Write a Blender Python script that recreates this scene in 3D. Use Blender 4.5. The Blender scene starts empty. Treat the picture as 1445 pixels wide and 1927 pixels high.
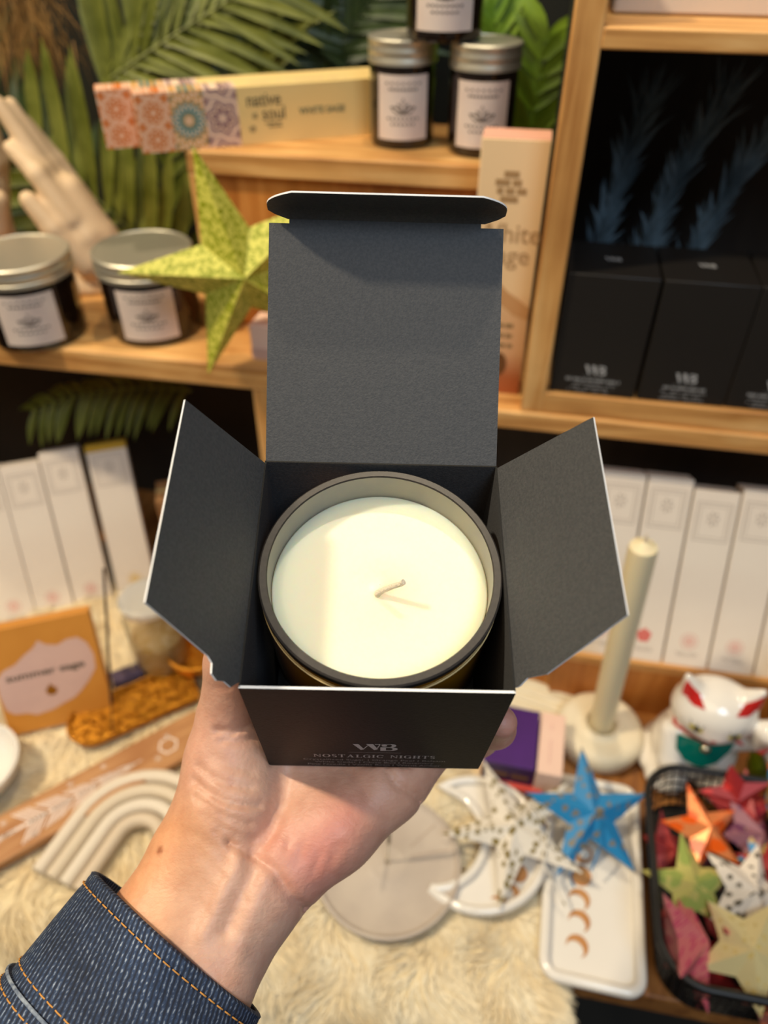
import bpy, math, random
import numpy as np
from mathutils import Vector, Matrix, Euler
R = math.radians
rnd = random.Random(11)
nrs = np.random.RandomState(5)
SC = bpy.context.scene
COL = SC.collection

# ------------------------------------------------------------------ camera
PITCH = R(40.4); CAMH = 0.69; F = 1440.0; CX, CY = 722.5, 963.5
cd = bpy.data.cameras.new('camera'); cam = bpy.data.objects.new('camera', cd); COL.objects.link(cam)
cam.location = (0, 0, CAMH); cam.rotation_euler = (R(90) - PITCH, 0, 0)
cd.sensor_fit = 'VERTICAL'; cd.sensor_height = 36; cd.lens = F / 1927 * 36
cd.clip_start = 0.01
cd.dof.use_dof = True; cd.dof.focus_distance = 0.285; cd.dof.aperture_fstop = 6.6
SC.camera = cam
SC.view_settings.view_transform = 'Standard'
SC.view_settings.look = 'None'

def ray(px, py):
    x = (px - CX) / F; y = (py - CY) / F
    return Vector((x, -y * math.sin(PITCH) + math.cos(PITCH), -y * math.cos(PITCH) - math.sin(PITCH)))
def on(px, py, z=0.0):                      # the point of the horizontal plane z seen at a pixel
    d = ray(px, py); k = (z - CAMH) / d.z
    return Vector((d.x * k, d.y * k, z))
def at(px, py, Y):                          # the point at distance Y seen at a pixel
    d = ray(px, py); k = Y / d.y
    return Vector((d.x * k, Y, CAMH + d.z * k))

# ------------------------------------------------------------------ materials
def srgb(r, g, b):
    f = lambda c: c / 12.92 if c <= .04045 else ((c + .055) / 1.055) ** 2.4
    return (f(r / 255), f(g / 255), f(b / 255), 1)
class NT:
    def __init__(s, name):
        s.m = bpy.data.materials.new(name); s.m.use_nodes = True
        s.t = s.m.node_tree; s.n = s.t.nodes
        s.b = s.n['Principled BSDF']
    def new(s, typ, **kw):
        q = s.n.new(typ)
        for k, v in kw.items():
            if k in q.inputs: q.inputs[k].default_value = v
            else: setattr(q, k, v)
        return q
    def ln(s, a, ao, b, bi): s.t.links.new(a.outputs[ao], b.inputs[bi])
def mat(name, col, rough=.5, metal=0, col2=None, scale=15, detail=3, stretch=None, bump=0, bscale=300, coat=0, sss=0, sssr=.003,
        trans=0, ior=1.45, spec=.5, lo=.35, hi=.65, emit=0, sheen=0, alpha=1):
    s = NT(name); b = s.b
    b.inputs['Base Color'].default_value = col
    b.inputs['Roughness'].default_value = rough; b.inputs['Metallic'].default_value = metal
    b.inputs['Coat Weight'].default_value = coat; b.inputs['Coat Roughness'].default_value = .08
    b.inputs['Specular IOR Level'].default_value = spec; b.inputs['IOR'].default_value = ior
    b.inputs['Transmission Weight'].default_value = trans; b.inputs['Sheen Weight'].default_value = sheen
    b.inputs['Alpha'].default_value = alpha
    if sss:
        b.inputs['Subsurface Weight'].default_value = sss; b.inputs['Subsurface Scale'].default_value = sssr
        b.inputs['Subsurface Radius'].default_value = (1, .5, .3)
    if emit:
        b.inputs['Emission Color'].default_value = col; b.inputs['Emission Strength'].default_value = emit
    tc = s.new('ShaderNodeTexCoord')
    src, so = tc, 'Object'
    if stretch:
        mp = s.new('ShaderNodeMapping'); mp.inputs['Scale'].default_value = stretch
        s.ln(tc, 'Object', mp, 'Vector'); src, so = mp, 'Vector'
    if col2:
        nz = s.new('ShaderNodeTexNoise', Scale=scale, Detail=detail); s.ln(src, so, nz, 'Vector')
        rp = s.new('ShaderNodeValToRGB'); e = rp.color_ramp.elements
        e[0].position = lo; e[0].color = col; e[1].position = hi; e[1].color = col2
        s.ln(nz, 'Fac', rp, 'Fac'); s.ln(rp, 'Color', b, 'Base Color')
    if bump:
        n2 = s.new('ShaderNodeTexNoise', Scale=bscale, Detail=3); s.ln(src, so, n2, 'Vector')
        bp = s.new('ShaderNodeBump', Strength=bump, Distance=.002); s.ln(n2, 'Fac', bp, 'Height'); s.ln(bp, 'Normal', b, 'Normal')
    return s.m
def wood(name, c1, c2, c3, axis=0, rough=.5):
    s = NT(name); b = s.b; b.inputs['Roughness'].default_value = rough
    st = [14, 14, 14]; st[axis] = 1.2
    tc = s.new('ShaderNodeTexCoord'); mp = s.new('ShaderNodeMapping'); mp.inputs['Scale'].default_value = st
    s.ln(tc, 'Object', mp, 'Vector')
    nz = s.new('ShaderNodeTexNoise', Scale=6, Detail=5, Distortion=.6); s.ln(mp, 'Vector', nz, 'Vector')
    rp = s.new('ShaderNodeValToRGB'); e = rp.color_ramp.elements
    e[0].position = .3; e[0].color = c1; e[1].position = .7; e[1].color = c3
    k = e.new(.5); k.color = c2
    s.ln(nz, 'Fac', rp, 'Fac')
    n2 = s.new('ShaderNodeTexNoise', Scale=9, Detail=4); s.ln(tc, 'Object', n2, 'Vector')
    mx = s.new('ShaderNodeMixRGB', blend_type='MULTIPLY'); mx.inputs[0].default_value = .6
    r2 = s.new('ShaderNodeValToRGB'); r2.color_ramp.elements[0].position = .3; r2.color_ramp.elements[0].color = (.50, .42, .30, 1); r2.color_ramp.elements[1].position = .55
    s.ln(n2, 'Fac', r2, 'Fac'); s.ln(rp, 'Color', mx, 1); s.ln(r2, 'Color', mx, 2); s.ln(mx, 'Color', b, 'Base Color')
    bp = s.new('ShaderNodeBump', Strength=.3, Distance=.001); s.ln(nz, 'Fac', bp, 'Height'); s.ln(bp, 'Normal', b, 'Normal')
    return s.m
M = {}
M['card'] = mat('black_card', (.044, .046, .050, 1), .62, col2=(.060, .061, .064, 1), scale=900, detail=2, bump=.15, bscale=1500)
M['card_out'] = mat('black_card_outer', (.0095, .0092, .0085, 1), .6, spec=.25, col2=(.0125, .012, .0112, 1), scale=400, bump=.08, bscale=900)
M['core'] = mat('white_paper_core', (.85, .85, .85, 1), .7)
M['silver'] = mat('silver_print', (.42, .42, .42, 1), .45)
M['silver_dim'] = mat('faint_silver_print', (.22, .22, .22, 1), .5)
M['wax'] = mat('candle_wax', srgb(248, 238, 208), .4, sss=.7, sssr=.014, bump=.03, bscale=60)
M['wick'] = mat('cotton_wick', srgb(228, 214, 190), .7, bump=.5, bscale=1500)
M['rim'] = mat('dark_jar_rim', (.035, .03, .027, 1), .4, col2=(.045, .038, .033, 1), scale=500)
M['jar_in'] = mat('grey_jar_lining', srgb(158, 156, 140), .45, col2=srgb(146, 146, 138), scale=60)
M['amber'] = mat('amber_glass', (.50, .20, .010, 1), .08, coat=1)
M['oak'] = wood('oak_wood', srgb(176, 118, 58), srgb(214, 158, 90), srgb(234, 186, 120), 0)
M['oak_z'] = wood('oak_wood_upright', srgb(176, 118, 58), srgb(214, 158, 90), srgb(234, 186, 120), 2)
M['ply'] = wood('orange_plywood', srgb(170, 100, 34), srgb(190, 118, 48), srgb(206, 136, 64), 2)
M['table'] = wood('table_wood', srgb(132, 80, 34), srgb(166, 108, 50), srgb(190, 132, 70), 1)
M['dark'] = mat('dark_wall_paint', (.006, .0065, .0035, 1), .9, col2=(.012, .012, .006, 1), scale=5)
M['cubby_dark'] = mat('dark_backing', (.008, .008, .0085, 1), .6, col2=(.016, .015, .014, 1), scale=8, stretch=(6, 1, 1))
M['floor'] = mat('dark_floor', (.02, .017, .013, 1), .6, col2=(.035, .03, .022, 1), scale=6)
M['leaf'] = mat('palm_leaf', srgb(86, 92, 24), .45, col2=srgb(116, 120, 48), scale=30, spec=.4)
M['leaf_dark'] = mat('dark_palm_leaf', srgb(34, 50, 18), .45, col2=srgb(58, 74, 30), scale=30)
M['leaf_bright'] = mat('bright_fern_leaf', srgb(96, 132, 24), .45, col2=srgb(130, 160, 44), scale=30)
M['pampas'] = mat('dried_brown_grass', srgb(110, 78, 34), .8, col2=srgb(150, 112, 56), scale=40)
M['plume'] = mat('dark_blue_plume', srgb(54, 70, 80), .7, col2=srgb(104, 126, 140), scale=30)
M['lid'] = mat('brushed_aluminium', srgb(214, 208, 190), .46, metal=.9, bump=.05, bscale=400)
M['jar_dark'] = mat('dark_amber_jar', (.010, .0045, .0022, 1), .08, coat=.6)
M['label'] = mat('cream_label', srgb(224, 208, 196), .6, col2=srgb(216, 198, 188), scale=40)
M['ink'] = mat('grey_ink', srgb(104, 92, 84), .7)
M['ink_soft'] = mat('pale_grey_ink', srgb(186, 172, 158), .7)
M['ink_dark'] = mat('dark_ink', srgb(70, 62, 44), .7)
M['plaster'] = mat('cream_ceramic', srgb(226, 196, 158), .55, col2=srgb(216, 184, 144), scale=20, bump=.1, bscale=80)
M['cream_box'] = mat('cream_card', srgb(236, 208, 142), .55, col2=srgb(230, 200, 132), scale=10)
M['white_card'] = mat('white_card', srgb(236, 224, 208), .5, col2=srgb(230, 216, 200), scale=12)
M['white_gloss'] = mat('white_glazed_ceramic', srgb(236, 230, 220), .12, coat=.8)
M['cream_matte'] = mat('cream_matte_ceramic', srgb(232, 220, 192), .5, col2=srgb(224, 210, 180), scale=30)
M['grey_cer'] = mat('warm_grey_concrete', srgb(196, 182, 166), .5, col2=srgb(186, 172, 158), scale=40, bump=.08, bscale=150)
M['candle_cream'] = mat('cream_taper_wax', srgb(232, 218, 180), .45, sss=.2, sssr=.004)
M['gold'] = mat('brushed_gold', srgb(206, 142, 40), .35, metal=.75, col2=srgb(160, 100, 20), scale=180, bump=.9, bscale=260)
M['copper'] = mat('copper_print', srgb(196, 140, 84), .4, col2=srgb(182, 122, 68), scale=80)
M['pink_card'] = mat('pale_pink_card', srgb(240, 206, 186), .5, col2=srgb(236, 198, 178), scale=10)
M['purple'] = mat('purple_card', srgb(74, 30, 112), .45, col2=srgb(66, 26, 98), scale=20)
M['purple_dark'] = mat('dark_purple_card', srgb(50, 18, 74), .45)
M['coral'] = mat('coral_card', srgb(236, 96, 82), .5, col2=srgb(226, 84, 72), scale=20)
M['orange_card'] = mat('orange_card', srgb(216, 146, 60), .5, col2=srgb(206, 136, 52), scale=15)
M['mauve_print'] = mat('mauve_print', srgb(222, 184, 170), .55, col2=srgb(214, 176, 164), scale=20)
M['rug_base'] = mat('sheepskin_base', srgb(226, 204, 160), .9, col2=srgb(238, 222, 184), scale=25, bump=.8, bscale=120)
M['fur'] = mat('sheepskin_fur', srgb(232, 212, 172), .8, col2=srgb(244, 232, 202), scale=30, sheen=.3)
M['black_wire'] = mat('black_wire', (.012, .011, .01, 1), .4)
M['red'] = mat('red_enamel', srgb(196, 36, 30), .25, coat=.5)
M['teal'] = mat('teal_enamel', srgb(0, 112, 98), .2, coat=.6)
M['teal_glass'] = mat('dark_teal_glass', srgb(14, 66, 68), .15, coat=.6)
M['black'] = mat('black_paint', (.01, .01, .01, 1), .4)
M['yellow'] = mat('yellow_eye', srgb(196, 180, 30), .3)
M['stick'] = mat('dark_incense_stick', srgb(70, 48, 34), .8)
M['feather_wood'] = mat('brown_wood_tray', srgb(170, 116, 72), .5, col2=srgb(196, 146, 98), scale=8, stretch=(2, 14, 14))
M['white_print'] = mat('pale_print', srgb(238, 222, 212), .6)
M['glass'] = mat('clear_glass', (.95, .95, .93, 1), .03, trans=1, ior=1.25)
M['grains'] = mat('gold_resin_grains', srgb(206, 160, 80), .4, col2=srgb(236, 210, 160), scale=160, bump=1, bscale=200)
M['tan'] = mat('tan_card', srgb(168, 122, 78), .7)
M['navy'] = mat('grey_violet_card', srgb(120, 104, 128), .6)
M['yellow_card'] = mat('yellow_card', srgb(190, 150, 30), .6)
M['pinkred'] = mat('pink_red_print', srgb(220, 110, 100), .6)
M['pinkpale'] = mat('pale_pink_print', srgb(226, 186, 172), .6)
M['goldpale'] = mat('pale_gold_print', srgb(226, 196, 136), .6)
M['green_base'] = mat('green_paint', srgb(110, 130, 20), .4)
M['thread'] = mat('orange_thread', srgb(196, 138, 66), .7)

# ------------------------------------------------------------------ mesh building
class MB:
    def __init__(s): s.v = []; s.f = []; s.mi = []
    def add(s, vs, fs, M4=None, mi=0):
        b = len(s.v)
        s.v += [tuple(M4 @ Vector(v)) if M4 is not None else tuple(v) for v in vs]
        s.f += [tuple(i + b for i in f) for f in fs]
        s.mi += [mi] * len(fs) if isinstance(mi, int) else list(mi)
        return s
    def box(s, c, d, M4=None, mi=0):
        x, y, z = [q / 2 for q in d]
        vs = [(c[0] + i * x, c[1] + j * y, c[2] + k * z) for k in (-1, 1) for j in (-1, 1) for i in (-1, 1)]
        return s.add(vs, [(0, 2, 3, 1), (4, 5, 7, 6), (0, 1, 5, 4), (2, 6, 7, 3), (0, 4, 6, 2), (1, 3, 7, 5)], M4, mi)
    def prism(s, poly, z0, z1, M4=None, mi=(0, 0, 0), edge=None):
        n = len(poly)                       # mi = (bottom, top, side); edge = per-side material
        vs = [(p[0], p[1], z0) for p in poly] + [(p[0], p[1], z1) for p in poly]
        fs = [tuple(range(n - 1, -1, -1)), tuple(range(n, 2 * n))] + [(i, (i + 1) % n, n + (i + 1) % n, n + i) for i in range(n)]
        return s.add(vs, fs, M4, [mi[0], mi[1]] + (list(edge) if edge else [mi[2]] * n))
    def lathe(s, prof, n=48, M4=None, mi=0, a0=0, a1=2 * math.pi):
        full = abs(a1 - a0 - 2 * math.pi) < 1e-6
        m = n if full else n + 1
        vs = []; 
        for k in range(m):
            a = a0 + (a1 - a0) * k / n
            vs += [(r * math.cos(a), r * math.sin(a), z) for r, z in prof]
        L = len(prof); fs = []; ms = []
        for k in range(n):
            k2 = (k + 1) % m
            for i in range(L - 1):
                fs.append((k * L + i, k2 * L + i, k2 * L + i + 1, k * L + i + 1))
                ms.append(mi if isinstance(mi, int) else mi[i])
        return s.add(vs, fs, M4, ms)
    def tube(s, path, r, n=8, M4=None, mi=0, cap=True):
        P = [Vector(p) for p in path]; rs = r if isinstance(r, (list, tuple)) else [r] * len(P)
        vs = []; up = None
        for i, p in enumerate(P):
            t = (P[min(i + 1, len(P) - 1)] - P[max(i - 1, 0)]).normalized()
            if up is None: up = t.orthogonal().normalized()
            up = (up - t * up.dot(t)).normalized(); w = t.cross(up)
            vs += [tuple(p + (up * math.cos(2 * math.pi * k / n) + w * math.sin(2 * math.pi * k / n)) * rs[i]) for k in range(n)]
        fs = [(i * n + k, i * n + (k + 1) % n, (i + 1) * n + (k + 1) % n, (i + 1) * n + k) for i in range(len(P) - 1) for k in range(n)]
        if cap: fs += [tuple(range(n - 1, -1, -1)), tuple((len(P) - 1) * n + k for k in range(n))]
        return s.add(vs, fs, M4, mi)
    def ball(s, c, r, n=16, M4=None, mi=0):
        rr = r if isinstance(r, (tuple, list)) else (r, r, r)
        m = n // 2; pr = [(math.sin(math.pi * i / m), -math.cos(math.pi * i / m)) for i in range(m + 1)]
        pr[0] = (1e-4, -1); pr[-1] = (1e-4, 1)
        T = Matrix.Translation(c) @ Matrix.Diagonal((*rr, 1))
        return s.lathe(pr, n, (M4 @ T) if M4 is not None else T, mi)
    def build(s, name, mats, parent=None, bevel=0, smooth=35, segs=2):
        me = bpy.data.meshes.new(name); me.from_pydata(s.v, [], s.f); me.validate()
        return link(name, me, mats, parent, bevel, smooth, segs, s.mi)
def link(name, me, mats, parent=None, bevel=0, smooth=35, segs=2, mi=None):
    if not isinstance(mats, (list, tuple)): mats = [mats]
    for m in mats: me.materials.append(M[m] if isinstance(m, str) else m)
    if mi is not None and len(mi) == len(me.polygons): me.polygons.foreach_set('material_index', mi)
    if smooth:
        me.polygons.foreach_set('use_smooth', [True] * len(me.polygons))
        me.set_sharp_from_angle(angle=R(smooth))
    o = bpy.data.objects.new(name, me); COL.objects.link(o)
    if parent: o.parent = parent
    if bevel:
        b = o.modifiers.new('bevel', 'BEVEL'); b.width = bevel; b.segments = segs; b.limit_method = 'ANGLE'; b.angle_limit = R(40)
    return o
def thing(name, label, cat, loc=(0, 0, 0), rz=0, group=None, rot=None):
    o = bpy.data.objects.new(name, None); COL.objects.link(o); o.empty_display_size = .02
    o.location = loc; o.rotation_euler = rot if rot else (0, 0, rz)
    return tag(o, label, cat, group)
def tag(o, label, cat, group=None):
    o['label'] = label; o['category'] = cat
    if group: o['group'] = group
    return o
def struct(o): o['kind'] = 'structure'; return o
def text_me(s, size, align='CENTER', M4=None, bold=0, sx=1):
    cu = bpy.data.curves.new('t', 'FONT'); cu.body = s; cu.size = size; cu.align_x = align; cu.align_y = 'CENTER'; cu.offset = bold
    cu.resolution_u = 3
    o = bpy.data.objects.new('t', cu); COL.objects.link(o)
    bpy.context.view_layer.update()
    me = bpy.data.meshes.new_from_object(o.evaluated_get(bpy.context.evaluated_depsgraph_get()))
    bpy.data.objects.remove(o); bpy.data.curves.remove(cu); me.materials.clear()
    me.transform(Matrix.Diagonal((sx, 1, 1, 1)))
    if M4 is not None: me.transform(M4)
    return me
def join_me(mb, me, M4=None, mi=0):
    mb.add([v.co[:] for v in me.vertices], [tuple(p.vertices) for p in me.polygons], M4, mi); bpy.data.meshes.remove(me)
def face_m(origin, xdir, ydir):             # matrix whose local XY plane lies on a surface
    x = Vector(xdir).normalized(); y = Vector(ydir).normalized(); z = x.cross(y)
    m = Matrix.Identity(4)
    for i in range(3): m[i][0] = x[i]; m[i][1] = y[i]; m[i][2] = z[i]; m[i][3] = origin[i]
    return m
def rrect(w, h, r, n=6):
    out = []
    for cx, cy, a in ((w / 2 - r, h / 2 - r, 0), (-w / 2 + r, h / 2 - r, 90), (-w / 2 + r, -h / 2 + r, 180), (w / 2 - r, -h / 2 + r, 270)):
        out += [(cx + r * math.cos(R(a + 90 * k / n)), cy + r * math.sin(R(a + 90 * k / n))) for k in range(n + 1)]
    return out
def dashes(mb, w, rows, M4, h=.0012, gap=.0022, mi=0, z=.00015, fill=.8, seed=1):
    q = random.Random(seed)                 # unreadable small print: rows of short strokes, as the photo shows them
    for j in range(rows):
        x = -w * (.5 - .12 * q.random()); xe = w * (.5 - .12 * q.random()); y = -j * gap
        while x < xe:
            l = h * (1 + 2.2 * q.random()); l = min(l, xe - x)
            if l > h * .3 and q.random() < fill:
                mb.add([(x, y, z), (x + l, y, z), (x + l, y + h, z), (x, y + h, z)], [(0, 1, 2, 3)], M4, mi)
            x += l + h * .45
    return mb
def arr_mesh(name, V, Fq, mats, parent=None, smooth=True, mi=None):
    me = bpy.data.meshes.new(name)
    V = np.asarray(V, np.float32); Fq = np.asarray(Fq, np.int32); k = Fq.shape[1]
    me.vertices.add(len(V)); me.vertices.foreach_set('co', V.ravel())
    me.loops.add(Fq.size); me.loops.foreach_set('vertex_index', Fq.ravel())
    me.polygons.add(len(Fq)); me.polygons.foreach_set('loop_start', np.arange(0, Fq.size, k, dtype=np.int32))
    me.update(calc_edges=True); me.validate()
    if smooth: me.polygons.foreach_set('use_smooth', [True] * len(me.polygons))
    return link(name, me, mats, parent, smooth=0)

# ------------------------------------------------------------------ signed distance modelling for bodies
def surface_nets(f, lo, hi, h):
    n = [int((hi[i] - lo[i]) / h) + 1 for i in range(3)]
    ax = [np.float32(lo[i]) + np.arange(n[i], dtype=np.float32) * np.float32(h) for i in range(3)]
    X, Y, Z = np.meshgrid(*ax, indexing='ij')
    D = f(X, Y, Z)
    s = D < 0
    nx, ny, nz = n
    acc = np.zeros((nx - 1, ny - 1, nz - 1, 3), np.float32); cnt = np.zeros((nx - 1, ny - 1, nz - 1), np.int16)
    quads = []
    for a in range(3):
        sl0 = [slice(None)] * 3; sl1 = [slice(None)] * 3; sl0[a] = slice(0, -1); sl1[a] = slice(1, None)
        cr = s[tuple(sl0)] != s[tuple(sl1)]
        idx = np.argwhere(cr)
        d0 = D[tuple(sl0)][cr]; d1 = D[tuple(sl1)][cr]
        p = idx.astype(np.float32); p[:, a] += d0 / (d0 - d1)
        b, c = (a + 1) % 3, (a + 2) % 3
        cells = []
        for ob in (-1, 0):
            for oc in (-1, 0):
                q = idx.copy(); q[:, b] += ob; q[:, c] += oc
                ok = (q >= 0).all(1) & (q < np.array([nx - 1, ny - 1, nz - 1])).all(1)
                cells.append((q, ok))
                np.add.at(acc, tuple(q[ok].T), p[ok]); np.add.at(cnt, tuple(q[ok].T), 1)
        ok = np.logical_and.reduce([k[1] for k in cells])
        q4 = [cells[0][0][ok], cells[1][0][ok], cells[3][0][ok], cells[2][0][ok]]
        inside0 = s[tuple(sl0)][cr][ok]
        quads.append((q4, inside0))
    used = cnt > 0
    vid = np.full(cnt.shape, -1, np.int32); vid[used] = np.arange(used.sum())
    V = acc[used] / cnt[used][:, None] * h + np.array(lo, np.float32)
    Fs = []
    for q4, ins in quads:
        i = np.stack([vid[tuple(q.T)] for q in q4], 1)
        Fs.append(np.where(ins[:, None], i, i[:, ::-1]))
    return V, np.concatenate(Fs)
def smin(a, b, k):
    if k <= 0: return np.minimum(a, b)
    h = np.clip(.5 + .5 * (b - a) / k, 0, 1)
    return b + (a - b) * h - k * h * (1 - h)
def caps(X, Y, Z, a, b, ra, rb):
    a = np.array(a, np.float32); d = np.array(b, np.float32) - a; L = float(d @ d)
    t = np.clip(((X - a[0]) * d[0] + (Y - a[1]) * d[1] + (Z - a[2]) * d[2]) / L, 0, 1)
    return np.sqrt((X - a[0] - t * d[0]) ** 2 + (Y - a[1] - t * d[1]) ** 2 + (Z - a[2] - t * d[2]) ** 2) - (ra + (rb - ra) * t)
def ell(X, Y, Z, c, r):
    k = np.sqrt(((X - c[0]) / r[0]) ** 2 + ((Y - c[1]) / r[1]) ** 2 + ((Z - c[2]) / r[2]) ** 2)
    return (k - 1) * min(r)
def chain(X, Y, Z, pts, rs, D=None, k=.004):
    for i in range(len(pts) - 1):
        d = caps(X, Y, Z, pts[i], pts[i + 1], rs[i], rs[i + 1])
        D = d if D is None else smin(D, d, k)
    return D
def relax(V, Fq, it=2):
    for _ in range(it):
        S = np.zeros_like(V); n = np.zeros(len(V), np.float32)
        for a in range(4):
            np.add.at(S, Fq[:, a], V[Fq[:, (a + 1) % 4]] + V[Fq[:, (a - 1) % 4]]); np.add.at(n, Fq[:, a], 2)
        V = V * .4 + .6 * S / n[:, None]
    return V
# ================================================================== the open candle box, held in the hand
BW, BD, BH, T = .088, .0887, .0948, .0006
RB = Matrix(((.99967985, .01181955, .02237173), (-.00468855, .95540628, -.29525728), (-.0248639, .29505787, .95515582)))
BOXM = Matrix.Translation((-.00421, .17610, CAMH - .29065)) @ RB.to_4x4()
def box_thing(name, label, cat, off=(0, 0, 0)):
    o = thing(name, label, cat); o.matrix_world = BOXM @ Matrix.Translation(off); return o
def onfront(px, py):                        # a point of the front panel
    q = RB.transposed() @ ray(px, py); o = BOXM.inverted() @ Vector((0, 0, CAMH))
    k = -o.y / q.y; return (o.x + k * q.x, o.z + k * q.z)
bx = box_thing('candle_box', 'open black square cardboard candle box held up in the hand, lid and flaps raised', 'box')
def panel(name, poly, M4, edges, parent, mats=('card', 'card_out', 'core'), t=T):
    # poly in local XY, inner face up (+Z); edges = 2 for a white cut edge, 1 for a fold
    return MB().prism(poly, -t, 0, M4, (1, 0, 2), edges).build(name, mats, parent, smooth=0)
w2 = BW / 2
panel('front_panel', [(-w2, 0), (w2, 0), (w2, BH), (-w2, BH)], face_m((0, T, 0), (-1, 0, 0), (0, 0, 1)), (1, 1, 2, 1), bx, t=.0009)
panel('back_or_shade_panel', [(-w2, 0), (w2, 0), (w2, BH), (-w2, BH)], face_m((0, BD - T, 0), (1, 0, 0), (0, 0, 1)), (1, 1, 1, 1), bx)
for s in (-1, 1):
    panel('side_panel', [(-BD / 2, 0), (BD / 2, 0), (BD / 2, BH), (-BD / 2, BH)], face_m((s * (w2 - T), BD / 2, 0), (0, -s, 0), (0, 0, 1)), (1, 1, 1, 1), bx)
panel('base_panel', [(-w2, 0), (w2, 0), (w2, BD), (-w2, BD)], face_m((0, 0, T), (1, 0, 0), (0, 1, 0)), (1, 1, 1, 1), bx)
# lid, leaning back
la = R(35.7); LL = .0895
e = Vector((0, math.cos(la), math.sin(la))); nrm = Vector((0, -math.sin(la), math.cos(la)))
lw = w2 - .0003
lid = panel('lid', [(-lw, 0), (lw, 0), (lw, LL - .0012), (lw - .0085, LL - .0012), (lw - .0085, LL + .0004), (-lw + .0075, LL + .0004), (-lw + .0075, LL - .0012), (-lw, LL - .0012)],
            face_m((0, BD, BH), (1, 0, 0), e), (1, 2, 2, 2, 1, 2, 2, 2), bx)
# tuck flap: curls from the fold toward the viewer, ends rounded off
mb = MB(); N = 10; rows = []
for j in range(N + 1):
    t = j / N; s_ = t * .0208
    ang = la + R(48 + 42 * min(1, t * 2.2))
    if j == 0: p = Vector((0, BD, BH)) + e * (LL + .0003)
    else: p = rows[-1][0] + Vector((0, math.cos(ang), math.sin(ang))) * .00208
    u = max(0, (t - .25) / .75)
    half = (lw - .0075) + .0075 * min(1, t / .14) - .0105 * (u ** 2.6)
    if t < .14: half = lw - .0070 + .0065 * (t / .14)
    rows.append((p, half, Vector((0, -math.sin(ang), math.cos(ang)))))
vs = []; fs = []; ms = []
K = 12
for p, half, n_ in rows:
    for sgn in (0, 1):
        vs += [tuple(p + Vector((-half + 2 * half * k / K, 0, 0)) - n_ * (T * sgn)) for k in range(K + 1)]
W_ = 2 * (K + 1)
for j in range(N):
    for k in range(K):
        a = j * W_ + k; b = a + W_
        fs.append((a, a + 1, b + 1, b)); ms.append(0)
        fs.append((a + K + 1, b + K + 1, b + K + 2, a + K + 2)); ms.append(1)
    for k, fl in ((0, 1), (K, 0)):
        a = j * W_ + k; b = a + W_
        fs.append((a, b, b + K + 1, a + K + 1) if fl else (a, a + K + 1, b + K + 1, b)); ms.append(2)
for k in range(K):
    a = N * W_ + k; fs.append((a, a + 1, a + K + 2, a + K + 1)); ms.append(2)
mb.add(vs, fs, None, ms); mb.build('tuck_flap', ('card', 'card_out', 'core'), lid, smooth=50)
# dust flaps
def dust(s, ang, l, tb, tf, zoff):
    d = Vector((s * math.sin(ang), 0, math.cos(ang))); yd = Vector((0, 1, 0))
    h0, h1 = .0016, BD - .001
    # outline in (along hinge y, out d): notch near the front corner
    P = [(h1, 0), (BD - tb, l), (tf, l)]
    nt = [(.0042, l * .36), (.0028, l * .31), (-.0004, l * .30), (-.0016, l * .24), (-.0006, l * .16), (-.0012, l * .08), (h0 - .001, l * .03), (h0, 0)] if s < 0 else \
         [(.0015, l * .30), (.0022, l * .22), (.0030, l * .12), (h0, l * .04), (h0, 0)]
    P += nt
    ed = [2] * (len(P) - 1) + [1]
    if s < 0: M4 = face_m((s * w2, 0, BH + zoff), yd, d); 
    else: M4 = face_m((s * w2, 0, BH + zoff), yd, d)
    mbx = MB()
    if s < 0:   # yd x d must face the inside (+x)
        mbx.prism(P[::-1], -T, 0, M4, (1, 0, 2), [2] * (len(P) - 2) + [2, 1])
    else:
        mbx.prism(P, 0, T, M4, (0, 1, 2), ed)
    mbx.build('dust_flap', ('card', 'card_out', 'core'), bx, smooth=0)
dust(-1, R(25.5), .0476, .0075, .0085, 0)
dust(1, R(29.5), .0493, .0107, .0077, 0)
# print on the front panel
def fp(px, py): x_, z_ = onfront(px, py); return (x_, z_)
FM = face_m((0, -.00012 - .0003, 0), (1, 0, 0), (0, 0, 1))
mb = MB()
def poly_px(pts):   # crop coordinates of the emblem
    q = [fp(560 + a / 4.817, 1370 + b / 4.817) for a, b in pts]
    q = q[::-1]
    mb.add([(a, b, 0) for a, b in q], [tuple(range(len(q)))], FM)
poly_px([(498, 135), (550, 135), (604, 183), (574, 189)])
poly_px([(620, 135), (684, 135), (728, 183), (694, 190)])
poly_px([(596, 186), (640, 150), (632, 148), (584, 186)])
poly_px([(716, 187), (752, 141), (742, 139), (708, 187)])
poly_px([(700, 135), (748, 135), (748, 141), (700, 141)])
poly_px([(750, 165), (800, 165), (800, 197), (750, 197)])
def arc_px(cx, cy, rx, ry, a0, a1, t0, n=12):
    o = [(cx + rx * math.cos(R(a0 + (a1 - a0) * k / n)), cy + ry * math.sin(R(a0 + (a1 - a0) * k / n))) for k in range(n + 1)]
    i = [(cx - 6 + (rx - t0) * math.cos(R(a0 + (a1 - a0) * k / n)), cy + (ry - 5) * math.sin(R(a0 + (a1 - a0) * k / n))) for k in range(n + 1)]
    for k in range(n): poly_px([o[k], o[k + 1], i[k + 1], i[k]])
arc_px(845, 151, 50, 15, -90, 90, 34); arc_px(845, 181, 62, 16, -90, 90, 40)
poly_px([(770 + 26 * math.cos(R(a)) + 16, 151 + 9 * math.sin(R(a))) for a in range(0, 360, 24)])
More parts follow.
